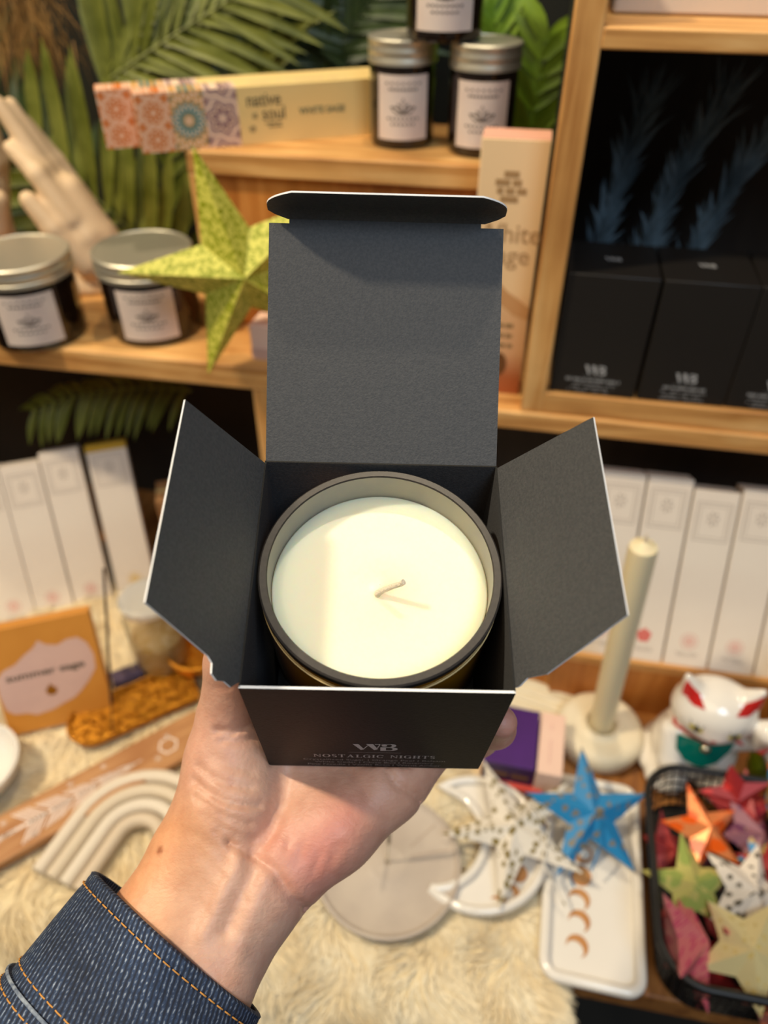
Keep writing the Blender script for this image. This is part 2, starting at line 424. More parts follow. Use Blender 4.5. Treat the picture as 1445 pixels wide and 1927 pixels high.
poly_px([(800, 165), (850, 165), (850, 169), (800, 169)]); poly_px([(760, 136), (845, 136), (845, 140), (760, 140)]); poly_px([(800, 193), (850, 193), (850, 197), (800, 197)])
mb.build('emblem', 'silver', bx, smooth=0)
mb = MB(); mb.add([(-.0105, .0229, 0), (.0105, .0229, 0), (.0105, .0232, 0), (-.0105, .0232, 0)], [(0, 1, 2, 3)], FM); mb.build('printed_rule', 'silver_dim', bx, smooth=0)
# serif capitals for the scent name, built from strokes
def serif_text(s, h, track, M4, mi=0):
    mbt = MB(); x = 0; TH, TN = .17 * h, .065 * h
    def q(p): mbt.add([(a, b, 0) for a, b in p], [tuple(range(len(p)))], None, mi)
    def stem(x0, t): q([(x0, 0), (x0 + t, 0), (x0 + t, h), (x0, h)])
    def ser(x0, x1, y): q([(x0, y), (x1, y), (x1, y + TN), (x0, y + TN)])
    def ring(cx, cy, rx, ry, a0, a1, thk=True, n=18):
        for k in range(n):
            A, B = R(a0 + (a1 - a0) * k / n), R(a0 + (a1 - a0) * (k + 1) / n)
            w = lambda a: TN + (TH - TN) * abs(math.cos(a))
            q([(cx + rx * math.cos(A), cy + ry * math.sin(A)), (cx + rx * math.cos(B), cy + ry * math.sin(B)),
               (cx + (rx - w(B)) * math.cos(B), cy + (ry - TN) * math.sin(B)), (cx + (rx - w(A)) * math.cos(A), cy + (ry - TN) * math.sin(A))])
    for ch in s:
        if ch == ' ': x += .55 * h; continue
        if ch == 'N':
            wd = .82 * h; stem(x + .08 * h, TN); stem(x + wd - .14 * h, TN); q([(x + .06 * h, h), (x + wd - .16 * h, 0), (x + wd - .08 * h, 0), (x + .06 * h + TH, h)])
            ser(x, x + .22 * h, 0); ser(x, x + .2 * h, h - TN); ser(x + wd - .24 * h, x + wd, h - TN)
        elif ch == 'O': wd = .86 * h; ring(x + wd / 2, h / 2, wd / 2, h * .52, 0, 360, n=28)
        elif ch in 'CG':
            wd = .8 * h; ring(x + wd / 2, h / 2, wd / 2, h * .52, 40, 320); q([(x + wd * .84, h * .66), (x + wd * .9, h * .66), (x + wd * .9, h), (x + wd * .84, h)])
            if ch == 'G': q([(x + wd * .74, 0), (x + wd * .74 + TH, 0), (x + wd * .74 + TH, h * .44), (x + wd * .74, h * .44)]); ser(x + wd * .6, x + wd * 1.05, h * .42)
        elif ch == 'S':
            wd = .58 * h; ring(x + wd / 2, h * .74, wd * .46, h * .27, 30, 270, n=14); ring(x + wd / 2, h * .26, wd * .46, h * .27, -150, 90, n=14)
            q([(x + wd * .12, h * .62), (x + wd * .3, h * .66), (x + wd * .9, h * .38), (x + wd * .7, h * .34)])
        elif ch == 'T':
            wd = .74 * h; stem(x + wd / 2 - TH / 2, TH); ser(x, x + wd, h - TN); ser(x + wd * .28, x + wd * .72, 0)
            q([(x, h - .22 * h), (x + TN, h - .22 * h), (x + TN, h), (x, h)]); q([(x + wd - TN, h - .22 * h), (x + wd, h - .22 * h), (x + wd, h), (x + wd - TN, h)])
        elif ch == 'A':
            wd = .86 * h; q([(x + .1 * h, 0), (x + .1 * h + TN, 0), (x + wd / 2 + TN, h), (x + wd / 2, h)]); q([(x + wd - .1 * h - TH, 0), (x + wd - .1 * h, 0), (x + wd / 2 + TN, h), (x + wd / 2 - TN, h)])
            ser(x + .24 * h, x + wd - .24 * h, h * .32); ser(x, x + .28 * h, 0); ser(x + wd - .36 * h, x + wd, 0)
        elif ch == 'L':
            wd = .66 * h; stem(x + .1 * h, TH); ser(x, x + .36 * h, h - TN); ser(x, x + wd, 0); q([(x + wd - TN, 0), (x + wd, 0), (x + wd, h * .25), (x + wd - TN, h * .25)])
        elif ch == 'I': wd = .38 * h; stem(x + wd / 2 - TH / 2, TH); ser(x, x + wd, 0); ser(x, x + wd, h - TN)
        elif ch == 'H':
            wd = .86 * h; stem(x + .1 * h, TH); stem(x + wd - .1 * h - TH, TH); ser(x + .2 * h, x + wd - .2 * h, h * .48)
            for a in (0, wd - .36 * h): ser(x + a, x + a + .36 * h, 0); ser(x + a, x + a + .36 * h, h - TN)
        x += wd + track
    W0 = x - track
    out = MB(); out.add([(a - W0 / 2, b, c) for a, b, c in mbt.v], mbt.f, M4, mbt.mi)
    return out, W0
_, w0 = serif_text('NOSTALGIC NIGHTS', .0040, .0006, None)
mbn, _ = serif_text('NOSTALGIC NIGHTS', .0040, .0006, FM @ Matrix.Translation((0, .0154, 0)) @ Matrix.Diagonal((.0489 / w0, 1, 1, 1)))
mbn.build('scent_name', 'silver', bx, smooth=0)
for i, s_ in enumerate(('Crystallised Sugar | Orange Peel | Balsam', 'White Cedar | Clove Bud | Rosemary', 'Pine Needle | Vanilla Bean | Warm Amber')):
    me = text_me(s_, .0031, M4=None); wid = max(v.co.x for v in me.vertices) * 2
    me.transform(FM @ Matrix.Translation((0, .0116 - i * .0037, 0)) @ Matrix.Diagonal(((.0578, .049, .0555)[i] / wid, 1, 1, 1)))
    link('scent_notes', me, 'silver_dim', bx, smooth=0)

# ================================================================== the candle inside the box
cn = box_thing('scented_candle', 'cream wax candle in a dark rimmed amber jar inside the open black box', 'candle', (.0004, BD / 2, .0008))
RO, RI, ZR = .0428, .0396, BH - .0030
MB().lathe([(.0001, 0), (.039, 0), (.0405, .002), (.0418, .012), (.0424, ZR - .0042)], 96).build('jar_body', 'amber', cn)
MB().lathe([(.0424, ZR - .0042), (.0428, ZR - .0034), (.0428, ZR - .0006), (.0422, ZR), (RI + .0004, ZR), (RI, ZR - .0006)], 96).build('jar_rim', 'rim', cn)
MB().lathe([(RI, ZR - .0005), (RI - .0002, ZR - .03)], 96).build('jar_lining', 'jar_in', cn)
ZW = ZR - .0125
MB().lathe([(RI - .0003, ZW - .012), (RI - .0003, ZW - .0006), (RI - .001, ZW), (.035, ZW - .0002), (.02, ZW - .0004), (.0045, ZW - .0004), (.003, ZW + .0004), (.0001, ZW + .0008)], 96).build('wax', 'wax', cn, smooth=60)
wp = [(-.0008, -.0035, ZW - .002), (-.0008, -.0035, ZW + .0008), (.0012, -.0035, ZW + .0035), (.0045, -.0038, ZW + .0072), (.0072, -.0042, ZW + .0100), (.0082, -.0040, ZW + .0112)]
MB().tube(wp, [.0011, .0012, .0010, .00095, .00095, .0011], 10).build('wick', 'wick', cn)
# a thin gold line around the jar body
MB().lathe([(.04255, ZR - .0092), (.0428, ZR - .0089), (.0428, ZR - .0085), (.04245, ZR - .0082)], 96).build('gold_band', 'goldpale', cn)

# ================================================================== the hand that holds it
Wc = Vector((-.059, -.0385, 0)); U = Vector((.5, .866, 0)); Vv = Vector((.866, -.5, 0))
def hp(u, v, z): q = Wc + U * u + Vv * v; return (q.x, q.y, z)
def pix_plane(px, py, z=0.0):
    q = RB.transposed() @ ray(px, py); o = BOXM.inverted() @ Vector((0, 0, CAMH)); k = (z - o.z) / q.z
    return (o.x + k * q.x, o.y + k * q.y)
def polyd(X, Y, pts):
    D = None
    for (x0, y0), (x1, y1) in zip(pts, pts[1:]):
        dx, dy = x1 - x0, y1 - y0; t = np.clip(((X - x0) * dx + (Y - y0) * dy) / (dx * dx + dy * dy), 0, 1)
        d = np.hypot(X - x0 - t * dx, Y - y0 - t * dy); D = d if D is None else np.minimum(D, d)
    return D
GROOVES = [  # (pixel path, depth, width): creases of palm and wrist, then raised tendons (negative depth)
    ([(432, 1588), (470, 1608), (520, 1640), (548, 1682), (575, 1704)], .0014, .0012),
    ([(520, 1655), (540, 1690), (580, 1712)], .0008, .0012),
    ([(372, 1476), (398, 1500), (424, 1516), (456, 1524), (492, 1520)], .0012, .0011),
    ([(380, 1452), (406, 1474), (436, 1488), (478, 1492)], .0009, .0010),
    ([(376, 1508), (402, 1528), (432, 1546), (474, 1556)], .0009, .0010),
    ([(392, 1540), (420, 1560), (450, 1576), (478, 1584)], .0008, .0009),
    ([(404, 1436), (440, 1456), (480, 1462)], .0006, .0009),
    ([(410, 1572), (436, 1590)], .0006, .0008),
    ([(418, 1396), (450, 1398), (490, 1372)], .0012, .0011),
    ([(424, 1412), (458, 1412), (490, 1396)], .0007, .0009),
    ([(428, 1340), (452, 1344)], .0005, .0009),
    ([(478, 1606), (506, 1560), (532, 1500), (540, 1450)], .0016, .0040),
    ([(500, 1590), (520, 1560)], .0006, .0009), ([(540, 1600), (548, 1570)], .0005, .0008), ([(560, 1625), (572, 1590)], .0005, .0008), ([(590, 1640), (604, 1604)], .0005, .0008), ([(620, 1625), (640, 1590)], .0005, .0008),
    ([(728, 1452), (744, 1478), (790, 1496)], .0012, .0013),
    ([(660, 1450), (690, 1500)], .0005, .0014),
    ([(372, 1600), (420, 1650), (470, 1700)], .0005, .0010),
    ([(362, 1570), (410, 1600), (440, 1640)], .0005, .0010),
    ([(455, 1612), (430, 1660), (405, 1710), (380, 1760)], -.0018, .0028),
    ([(500, 1660), (470, 1730), (440, 1800)], -.0008, .0028),
    ([(478, 1640), (450, 1700), (425, 1750)], .0012, .0022),
]
def hand_sdf(X, Y, Z):
    D = None
    for o_ in (-.0125, 0, .0125):
        a = hp(-.085, o_ * .85, -.0265); b = hp(-.044, o_ * 1.06, -.0235); c = hp(.002, o_ * 1.02, -.0205)
        D = chain(X, Y, Z, [hp(-.152, o_ * .8, -.026), a, b, c], [.020, .0205, .0215, .0195], D, .006)
    for ends, rr in (((hp(.0, -.016, -.018), (-.036, .058, -.0165)), (.0175, .0125)), ((hp(0, -.005, -.019), (-.014, .054, -.0165)), (.018, .0125)),
                     ((hp(0, .008, -.019), (.006, .040, -.016)), (.018, .0122)), ((hp(0, .015, -.019), (.023, .016, -.0145)), (.0175, .0118))):
        D = smin(D, caps(X, Y, Z, ends[0], ends[1], *rr), .009)
    # heel of the hand on the little-finger side, ball of the thumb
    D = chain(X, Y, Z, [(-.031, -.034, -.0135), (-.016, -.0225, -.0125), (.006, -.004, -.014), (.022, .013, -.0145)], [.0145, .0155, .0140, .0122], D, .010)
    D = chain(X, Y, Z, [(-.0640, -.028, -.0150), (-.0610, -.014, -.0095), (-.0630, .004, -.0045), (-.0625, .018, .006)], [.0160, .0185, .0155, .0128], D, .010)
    D = chain(X, Y, Z, [(-.0625, .018, .006), (-.0590, .033, .030), (-.0556, .043, .056)], [.0128, .0112, .0086], D, .004)
    for pts, rs in (([(.023, .016, -.0145), (.0460, .0175, -.0135), (.0518, .0150, .006), (.0510, .0125, .0235)], (.0105, .0090, .0076, .0066)),
                    ([(.006, .040, -.016), (.044, .045, -.0145), (.0540, .044, .008), (.0530, .042, .032)], (.0112, .0096, .0090, .0082)),
                    ([(-.014, .054, -.0165), (.022, .071, -.0155), (.0490, .072, -.0115), (.0540, .068, .012)], (.0115, .0100, .0092, .0084)),
                    ([(-.036, .058, -.0165), (-.008, .089, -.0150), (.012, .0975, -.003), (.021, .0975, .019)], (.0115, .0098, .0090, .0082))):
        D = chain(X, Y, Z, pts, rs, smin(D, chain(X, Y, Z, pts, rs, None, .004), .005), .004) if False else smin(D, chain(X, Y, Z, pts, rs, None, .004), .0045)
    m = Z > -.022
    for path, dep, wid in GROOVES:
        q = [pix_plane(*p) for p in path]
        D = D + np.where(m, dep * (1.5 if dep > 0 else 1) * np.exp(-(polyd(X, Y, q) / (wid * 1.12)) ** 2), 0).astype(np.float32)
    bxd = np.maximum(np.maximum(np.abs(X) - (w2 + .0004), np.abs(Y - BD / 2) - (BD / 2 + .0006)), np.abs(Z - BH / 2) - (BH / 2 + .0003))
    return np.maximum(D, -bxd)
V, Fq = surface_nets(hand_sdf, (-.165, -.205, -.056), (.075, .120, .075), .0013)
V = relax(V, Fq, 2)
person = arr_mesh('person', V, Fq, 'core')
person.matrix_world = BOXM
tag(person, 'person reaching in from lower left, bare hand gripping the black box, denim jacket cuff', 'person')
# skin pigment per vertex
me = person.data; P = V
def gp(px, py, s): x_, y_ = pix_plane(px, py, -.004); return np.exp(-(((P[:, 0] - x_) ** 2 + (P[:, 1] - y_) ** 2) / s ** 2))
col = np.ones((len(P), 4), np.float32); base = np.array(srgb(216, 166, 142)[:3]); pale = np.array(srgb(228, 188, 164)[:3]); pink = np.array(srgb(222, 134, 122)[:3]); tan = np.array(srgb(222, 160, 112)[:3])
def mixc(c, t, w): return c * (1 - w[:, None]) + t * w[:, None]
c = np.tile(base, (len(P), 1))
c = mixc(c, tan, np.clip(gp(330, 1600, .022) + gp(300, 1700, .02), 0, 1) * .8)
c = mixc(c, pale, np.clip(gp(440, 1720, .024) + gp(500, 1480, .014), 0, 1) * .7)
c = mixc(c, pink, np.clip(gp(615, 1590, .013) * .42 + gp(580, 1650, .012) * .40 + gp(520, 1590, .008) * .3 + gp(660, 1540, .01) * .3, 0, 1))
c = mixc(c, pink, np.clip((P[:, 0] - .045) / .006, 0, 1) * .35)
c = mixc(c, np.array(srgb(150, 84, 50)[:3]), np.clip(gp(302, 1602, .0012) * 1.6, 0, .85) * (P[:, 2] > -.03))
col[:, :3] = c
at_ = me.attributes.new('skin_tone', 'FLOAT_COLOR', 'POINT'); at_.data.foreach_set('color', col.ravel())
s = NT('skin'); b = s.b
ta = s.new('ShaderNodeAttribute', attribute_name='skin_tone'); nz = s.new('ShaderNodeTexNoise', Scale=160, Detail=4); tc = s.new('ShaderNodeTexCoord'); s.ln(tc, 'Object', nz, 'Vector')
mx = s.new('ShaderNodeMixRGB', blend_type='MULTIPLY'); mx.inputs[0].default_value = .5; rp = s.new('ShaderNodeValToRGB'); rp.color_ramp.elements[0].position = .3; rp.color_ramp.elements[0].color = (.80, .68, .64, 1); rp.color_ramp.elements[1].position = .62
s.ln(nz, 'Fac', rp, 'Fac'); s.ln(ta, 'Color', mx, 1); s.ln(rp, 'Color', mx, 2); s.ln(mx, 'Color', b, 'Base Color')
b.inputs['Roughness'].default_value = .48; b.inputs['Subsurface Weight'].default_value = .25; b.inputs['Subsurface Radius'].default_value = (1, .35, .2); b.inputs['Subsurface Scale'].default_value = .003
mp = s.new('ShaderNodeMapping'); mp.inputs['Rotation'].default_value = (0, 0, R(30)); mp.inputs['Scale'].default_value = (1, 1.5, 1); s.ln(tc, 'Object', mp, 'Vector')
vo = s.new('ShaderNodeTexNoise', Scale=520, Detail=3, Distortion=.3); s.ln(mp, 'Vector', vo, 'Vector')
n3 = s.new('ShaderNodeTexNoise', Scale=150, Detail=2, Distortion=.4); s.ln(mp, 'Vector', n3, 'Vector'); ad = s.new('ShaderNodeMath', operation='ADD'); s.ln(vo, 'Fac', ad, 0); s.ln(n3, 'Fac', ad, 1)
bp = s.new('ShaderNodeBump', Strength=.22, Distance=.0010); s.ln(ad, 'Value', bp, 'Height'); s.ln(bp, 'Normal', b, 'Normal')
me.materials[0] = s.m
# nail on the fingertip and thumb
for (q, nv, dv) in (((-.0640, .0425, .0560), (-1, .1, .2), (.1, .35, .95)),):
    nn = Vector(nv).normalized(); dd = (Vector(dv) - nn * nn.dot(Vector(dv))).normalized()
    M4 = face_m(Vector(q), dd.cross(nn), dd)
    mbn = MB(); vs = []; 
    for i in range(7):
        for k in range(7):
            a = R(-52 + 104 * k / 6); tt = i / 6; wv = 1 - .25 * abs(2 * tt - 1) ** 3
            vs.append((.0052 * math.sin(a) * wv, -.005 + .010 * tt, .0040 * (math.cos(a) - 1)))
    fs = [(i * 7 + k, i * 7 + k + 1, (i + 1) * 7 + k + 1, (i + 1) * 7 + k) for i in range(6) for k in range(6)]
    mbn.add(vs, fs, M4).build('finger_nail', mat('nail', srgb(232, 190, 178), .25, coat=.3), person, smooth=60)
# ---- denim sleeve: a swept tube with a turned cuff edge
s = NT('denim'); b = s.b; b.inputs['Roughness'].default_value = .85
uvn = s.new('ShaderNodeUVMap', uv_map='weave'); mp = s.new('ShaderNodeMapping'); mp.inputs['Scale'].default_value = (1, 1, 1); s.ln(uvn, 'UV', mp, 'Vector')
wv1 = s.new('ShaderNodeTexWave', Scale=1.0, Distortion=1.5, Detail=2.0); wv1.bands_direction = 'DIAGONAL'; wv1.inputs['Detail Scale'].default_value = 1.2
m2 = s.new('ShaderNodeMapping'); m2.inputs['Scale'].default_value = (330, 90, 1); s.ln(uvn, 'UV', m2, 'Vector'); s.ln(m2, 'Vector', wv1, 'Vector')
m3 = s.new('ShaderNodeMapping'); m3.inputs['Scale'].default_value = (1300, 620, 1); s.ln(uvn, 'UV', m3, 'Vector'); nz = s.new('ShaderNodeTexNoise', Scale=1, Detail=2); s.ln(m3, 'Vector', nz, 'Vector')
nb = s.new('ShaderNodeTexNoise', Scale=26, Detail=4); s.ln(uvn, 'UV', nb, 'Vector')
ma = s.new('ShaderNodeMath', operation='MULTIPLY_ADD'); ma.inputs[1].default_value = .62; ma.inputs[2].default_value = .18; s.ln(wv1, 'Fac', ma, 0)
mu = s.new('ShaderNodeMath', operation='MULTIPLY'); s.ln(ma, 'Value', mu, 0); s.ln(nz, 'Fac', mu, 1)
rp = s.new('ShaderNodeValToRGB'); e = rp.color_ramp.elements; e[0].position = .10; e[0].color = srgb(24, 33, 52); e[1].position = .66; e[1].color = srgb(190, 202, 214); k_ = e.new(.36); k_.color = srgb(50, 70, 102)
s.ln(mu, 'Value', rp, 'Fac')
r2 = s.new('ShaderNodeValToRGB'); r2.color_ramp.elements[0].position = .35; r2.color_ramp.elements[0].color = (.35, .36, .40, 1); r2.color_ramp.elements[1].position = .68; r2.color_ramp.elements[1].color = (1.25, 1.25, 1.25, 1); s.ln(nb, 'Fac', r2, 'Fac')
mx = s.new('ShaderNodeMixRGB', blend_type='MULTIPLY'); mx.inputs[0].default_value = .9; s.ln(rp, 'Color', mx, 1); s.ln(r2, 'Color', mx, 2); s.ln(mx, 'Color', b, 'Base Color')
bp = s.new('ShaderNodeBump', Strength=.3, Distance=.0003); s.ln(mu, 'Value', bp, 'Height'); s.ln(bp, 'Normal', b, 'Normal')
M['denim'] = s.m
def ring_pt(u, a, r_add=0.0):               # u along the sleeve (0 = cuff edge, growing away from the hand)
    q = Wc + U * (-.0315 - u) - Vv * .0040
    wob = .0006 * math.sin(5 * a + 60 * u) + .0009 * math.sin(2 * a + 1 + 25 * u)
    g = .0006 * max(0, min(1, u / .04))
    ry = .0430 + .09 * u + wob + r_add; rz = .0310 + .06 * u + wob + r_add
    if u > .0415: ry += .0012; rz += .0012
    # the cuff edge is cut on a slant
    sl = .0030 * math.cos(a)
    p = q + Vv * (ry * math.cos(a)) + Vector((0, 0, -.024 + rz * math.sin(a))) - U * sl
    return p
us = [-.0003, 0, .0006, .0016, .003, .0045, .005, .0055, .008, .012, .018, .025, .032, .038, .0405, .0413, .0417, .0425, .046, .055, .07, .09, .12]
NA = 96; vs = []; uv = []
for i, u in enumerate(us):
    add = {0: -.0012, 1: -.0002, 2: .0006, 5: .0, 6: -.0004, 7: 0}.get(i, .0003)
    for k in range(NA): vs.append(ring_pt(u, 2 * math.pi * k / NA, add))
for i, u in enumerate((.0, .02, .08)):      # inner lining
    for k in range(NA): vs.append(ring_pt(u, 2 * math.pi * k / NA, -.0022))
nr = len(us)
order = list(range(nr - 1, -1, -1)) + [nr, nr + 1, nr + 2]
fs = []; fuv = []
per = .24
for A, B in zip(order, order[1:]):
    ua = us[A] if A < nr else 0; ub = us[B] if B < nr else 0
    for k in range(NA):
        k2 = (k + 1) % NA
        fs.append((A * NA + k, B * NA + k, B * NA + k2, A * NA + k2))
        fuv.append(((k / NA * per, ua), (k / NA * per, ub), ((k + 1) / NA * per, ub), ((k + 1) / NA * per, ua)))
me = bpy.data.meshes.new('sleeve'); me.from_pydata([tuple(v) for v in vs], [], fs)
ul = me.uv_layers.new(name='weave')
for p_, q in zip(me.polygons, fuv):
    for li, w_ in zip(p_.loop_indices, q): ul.data[li].uv = w_
sleeve = link('denim_sleeve', me, 'denim', person, smooth=60); sleeve['label'] = 'dark blue denim jacket cuff with orange stitching'
# stitches
def stitch_row(u, name, ln=.0026, gap=.0011):
    mbs = MB(); a = 0.0; n_ = int(2 * math.pi * .036 / (ln + gap))
    for k in range(n_):
        a0 = 2 * math.pi * k / n_; a1 = a0 + 2 * math.pi / n_ * ln / (ln + gap)
        pts = [ring_pt(u, a0 + (a1 - a0) * t, .0003 + .00035 * math.sin(math.pi * t)) for t in (0, .25, .5, .75, 1)]
        mbs.tube(pts, .00029, 6)
    return mbs.build(name, 'thread', sleeve, smooth=60)
stitch_row(.0051, 'stitching'); stitch_row(.0375, 'stitching'); stitch_row(.0455, 'stitching')
mbs = MB(); mbs.tube([ring_pt(.0419, 2 * math.pi * k / 80, .0006) for k in range(81)], .0007, 6, cap=False); mbs.build('seam_edge', mat('worn_denim_edge', srgb(150, 160, 172), .9, col2=srgb(70, 84, 108), scale=300), sleeve, smooth=60)
# ================================================================== the setting
YAW = R(-10.5)
DX = Vector((math.cos(YAW), math.sin(YAW), 0)); NY = Vector((-math.sin(YAW), math.cos(YAW), 0))
OL = Vector((-.1119, .6121, 0)); OR_ = Vector((.1053, .5784, 0))
def wl(O, x, y, z): return O + DX * x + NY * y + Vector((0, 0, z))
o = MB().box((0, 0, 0), (4, .04, 3)).build('wall_back', 'dark', smooth=0); o.location = wl(OL, 0, .46, .75); o.rotation_euler.z = YAW; struct(o)
o = MB().box((0, 0, 0), (6, 5, .04)).build('floor', 'floor', smooth=0); o.location = (0, 0, -.77); struct(o)
# ---- left shelf
M['shade_backing'] = mat('brown_shade_backing', (.016, .010, .005, 1), .9, col2=(.030, .020, .010, 1), scale=7)
sh = thing('wooden_shelf', 'long oak shelf on the left carrying two candle jars and the small crate', 'shelf', OL, YAW)
MB().box((-.314, .105, .328), (.972, .21, .024)).build('shelf_board', 'oak', sh, bevel=.002)
MB().box((.0, .012, .158), (.022, .022, .316)).build('upright_post', 'oak_z', sh, bevel=.0015)
MB().box((-.76, .012, .158), (.022, .022, .316)).build('upright_post', 'oak_z', sh, bevel=.0015)
MB().box((-.76, .19, .158), (.022, .022, .316)).build('upright_post', 'oak_z', sh, bevel=.0015)
MB().box((.15, .19, .158), (.022, .022, .316)).build('upright_post', 'oak_z', sh, bevel=.0015)
MB().box((-.314, .205, .158), (.93, .008, .316)).build('back_or_shade_panel', 'shade_backing', sh)  # added dark sheet, the shade under the shelf is put into its colour
# ---- right shelf board and the cubby on it
rs = thing('wooden_shelf', 'oak shelf board on the right under the cubby with black boxes', 'shelf', OR_, YAW)
MB().box((.33, .115, .307), (.75, .23, .018)).build('shelf_board', 'oak', rs, bevel=.002)
MB().box((.33, .10, .149), (.70, .008, .298)).build('back_or_shade_panel', 'cubby_dark', rs)  # added near-black sheet standing in for the shade below this board
for x in (.10, .68): MB().box((x, .21, .149), (.022, .022, .298)).build('upright_post', 'oak_z', rs, bevel=.0015)
cu = thing('wooden_cubby', 'oak frame cubby on the right holding a row of black candle boxes', 'shelf', wl(OR_, 0, .004, .316), YAW)
MB().box((.30, .10, .0102), (.53, .20, .0204)).build('bottom_board', 'oak', cu, bevel=.0015)
MB().box((.0258, .010, .1805), (.0204, .02, .361)).build('upright_post', 'oak_z', cu, bevel=.0015)
MB().box((.0188, .11, .1805), (.006, .18, .361)).build('side_panel', 'cubby_dark', cu)
MB().box((.575, .10, .1805), (.0204, .20, .361)).build('upright_post', 'oak_z', cu, bevel=.0015)
MB().box((.30, .10, .2865), (.529, .20, .0130)).build('top_board', 'oak', cu, bevel=.0015)
MB().box((.30, .203, .1805), (.57, .006, .361)).build('back_or_shade_panel', 'cubby_dark', cu)
CF = .3366                                  # floor level inside the cubby
# ---- black boxes in the cubby
def wb_emblem(mb, M4, k, mi=0):
    def q(p): mb.add([(a * k, b * k, 0) for a, b in p], [tuple(range(len(p)))], M4, mi)
    q([(-1.05, .5), (-.75, .5), (-.45, -.5), (-.62, -.5)]); q([(-.42, .5), (-.08, .5), (.18, -.5), (-.02, -.5)]); q([(-.5, -.42), (-.24, .2), (-.3, .26), (-.56, -.42)])
    q([(.10, -.42), (.34, .5), (.26, .5), (.04, -.42)])
    q([(.36, .5), (.46, .5), (.46, -.5), (.36, -.5)]); q([(.46, .5), (.8, .46), (.95, .26), (.8, .06), (.46, .03), (.46, .12), (.66, .2), (.66, .36), (.46, .42)])
    q([(.46, .03), (.85, 0), (1.05, -.24), (.85, -.48), (.46, -.5), (.46, -.42), (.7, -.34), (.7, -.12), (.46, -.06)])
labels = ['black candle box standing against the cubby post', 'black candle box in the middle of the front row in the cubby', 'black candle box at the right edge, cut by the picture frame']
back = ['black candle box behind the one against the cubby post', 'black candle box behind the middle one of the front row', 'black candle box behind the one at the right edge']
for row in (0,):
    for i in range(3):
        w_, d_, h_ = .0715, .0700, .107
        b_ = thing('candle_box', labels[i] if row == 0 else back[i], 'box', wl(OR_, .0378 + .0368 + i * .0735, .008 + d_ / 2 + row * .0745, CF), YAW + R((-.8, .6, -1.2)[i]), 'black candle boxes in the cubby')
        MB().box((0, 0, h_ / 2), (w_, d_, h_)).build('carton', mat('black_carton', (.014, .012, .0105, 1), .42) if (row == 0 and i == 0) else 'black_carton', b_, bevel=.0008)
        if 'black_carton' not in M: M['black_carton'] = bpy.data.materials['black_carton']
        if row == 0:
            FMx = face_m((0, -d_ / 2 - .0002, 0), (1, 0, 0), (0, 0, 1)); mb = MB(); wb_emblem(mb, FMx @ Matrix.Translation((0, .024, 0)), .0088); mb.build('emblem', 'silver', b_, smooth=0)
            mb = MB(); mb.add([(-.010, .0172, 0), (.010, .0172, 0), (.010, .0176, 0), (-.010, .0176, 0)], [(0, 1, 2, 3)], FMx)
            dashes(mb, .05 if i != 1 else .036, 1, FMx @ Matrix.Translation((0, .0128, 0)), .0028, .004, seed=i + 3, fill=1); dashes(mb, .042, 3, FMx @ Matrix.Translation((0, .0096, 0)), .0014, .0033, seed=i + 9); mb.build('small_print', 'silver_dim', b_, smooth=0)
        FT = face_m((0, -.001, h_ + .0002), (1, 0, 0), (0, 1, 0)); mb = MB(); wb_emblem(mb, FT, .0065); mb.build('lid_emblem', 'silver', b_, smooth=0)
# ---- plumes and a dark box at the back of the cubby
for i, (px, py0, py1, lean, lab) in enumerate(((1195, 430, 200, .02, 'dark blue feathery plume standing at the back of the cubby, leftmost'), (1262, 440, 250, .035, 'grey blue feathery plume in the middle at the back of the cubby'),
                                               (1328, 430, 170, .05, 'dark blue feathery plume at the back of the cubby, rightmost'))):
    base = wl(OR_, .065 + i * .040, .135, CF)
    t = thing('dried_plume', lab, 'dried plant', base, YAW, 'dark plumes in the cubby')
    mb = MB(); q = random.Random(i); top = .20
    stem = [Vector((lean * (k / 6) ** 2 * 1.2, -.004 * k / 6, top * k / 6)) for k in range(7)]
    MB().tube(stem, .0012, 6).build('stem', 'plume', t)
    for k in range(150):
        u = .25 + .75 * q.random(); p = stem[0].lerp(stem[6], u); p.x = lean * u * u * 1.2
        d = Vector((q.uniform(-.25, .55), q.uniform(-.25, .1), q.uniform(.5, 1.1))).normalized() * q.uniform(.025, .05)
        sd = Vector((.0020, 0, .0004)); e_ = p + d; m_ = p + d * .5 + Vector((0, 0, .003))
        if e_.z > .24: continue
        mb.add([p - sd, p + sd, m_ + sd, e_, m_ - sd], [(0, 1, 2, 3, 4)])
    mb.build('feathery_barbs', 'plume', t, smooth=0)
# ---- white box lying on the cubby
q0 = on(1150, 27, .6092)
tb = thing('white_box', 'white flat box lying on top of the cubby, cut by the top edge', 'box', q0, YAW)
MB().prism(rrect(.30, .055, .004), 0, .045, Matrix.Translation((.15, .03, 0))).build('carton', mat('soft_white_card', srgb(216, 198, 180), .5), tb, bevel=.002)
mb = MB(); dashes(mb, .24, 1, face_m((.15, .0023, .026), (1, 0, 0), (0, 0, 1)), .003, .005, seed=4); mb.build('small_print', 'ink', tb, smooth=0)
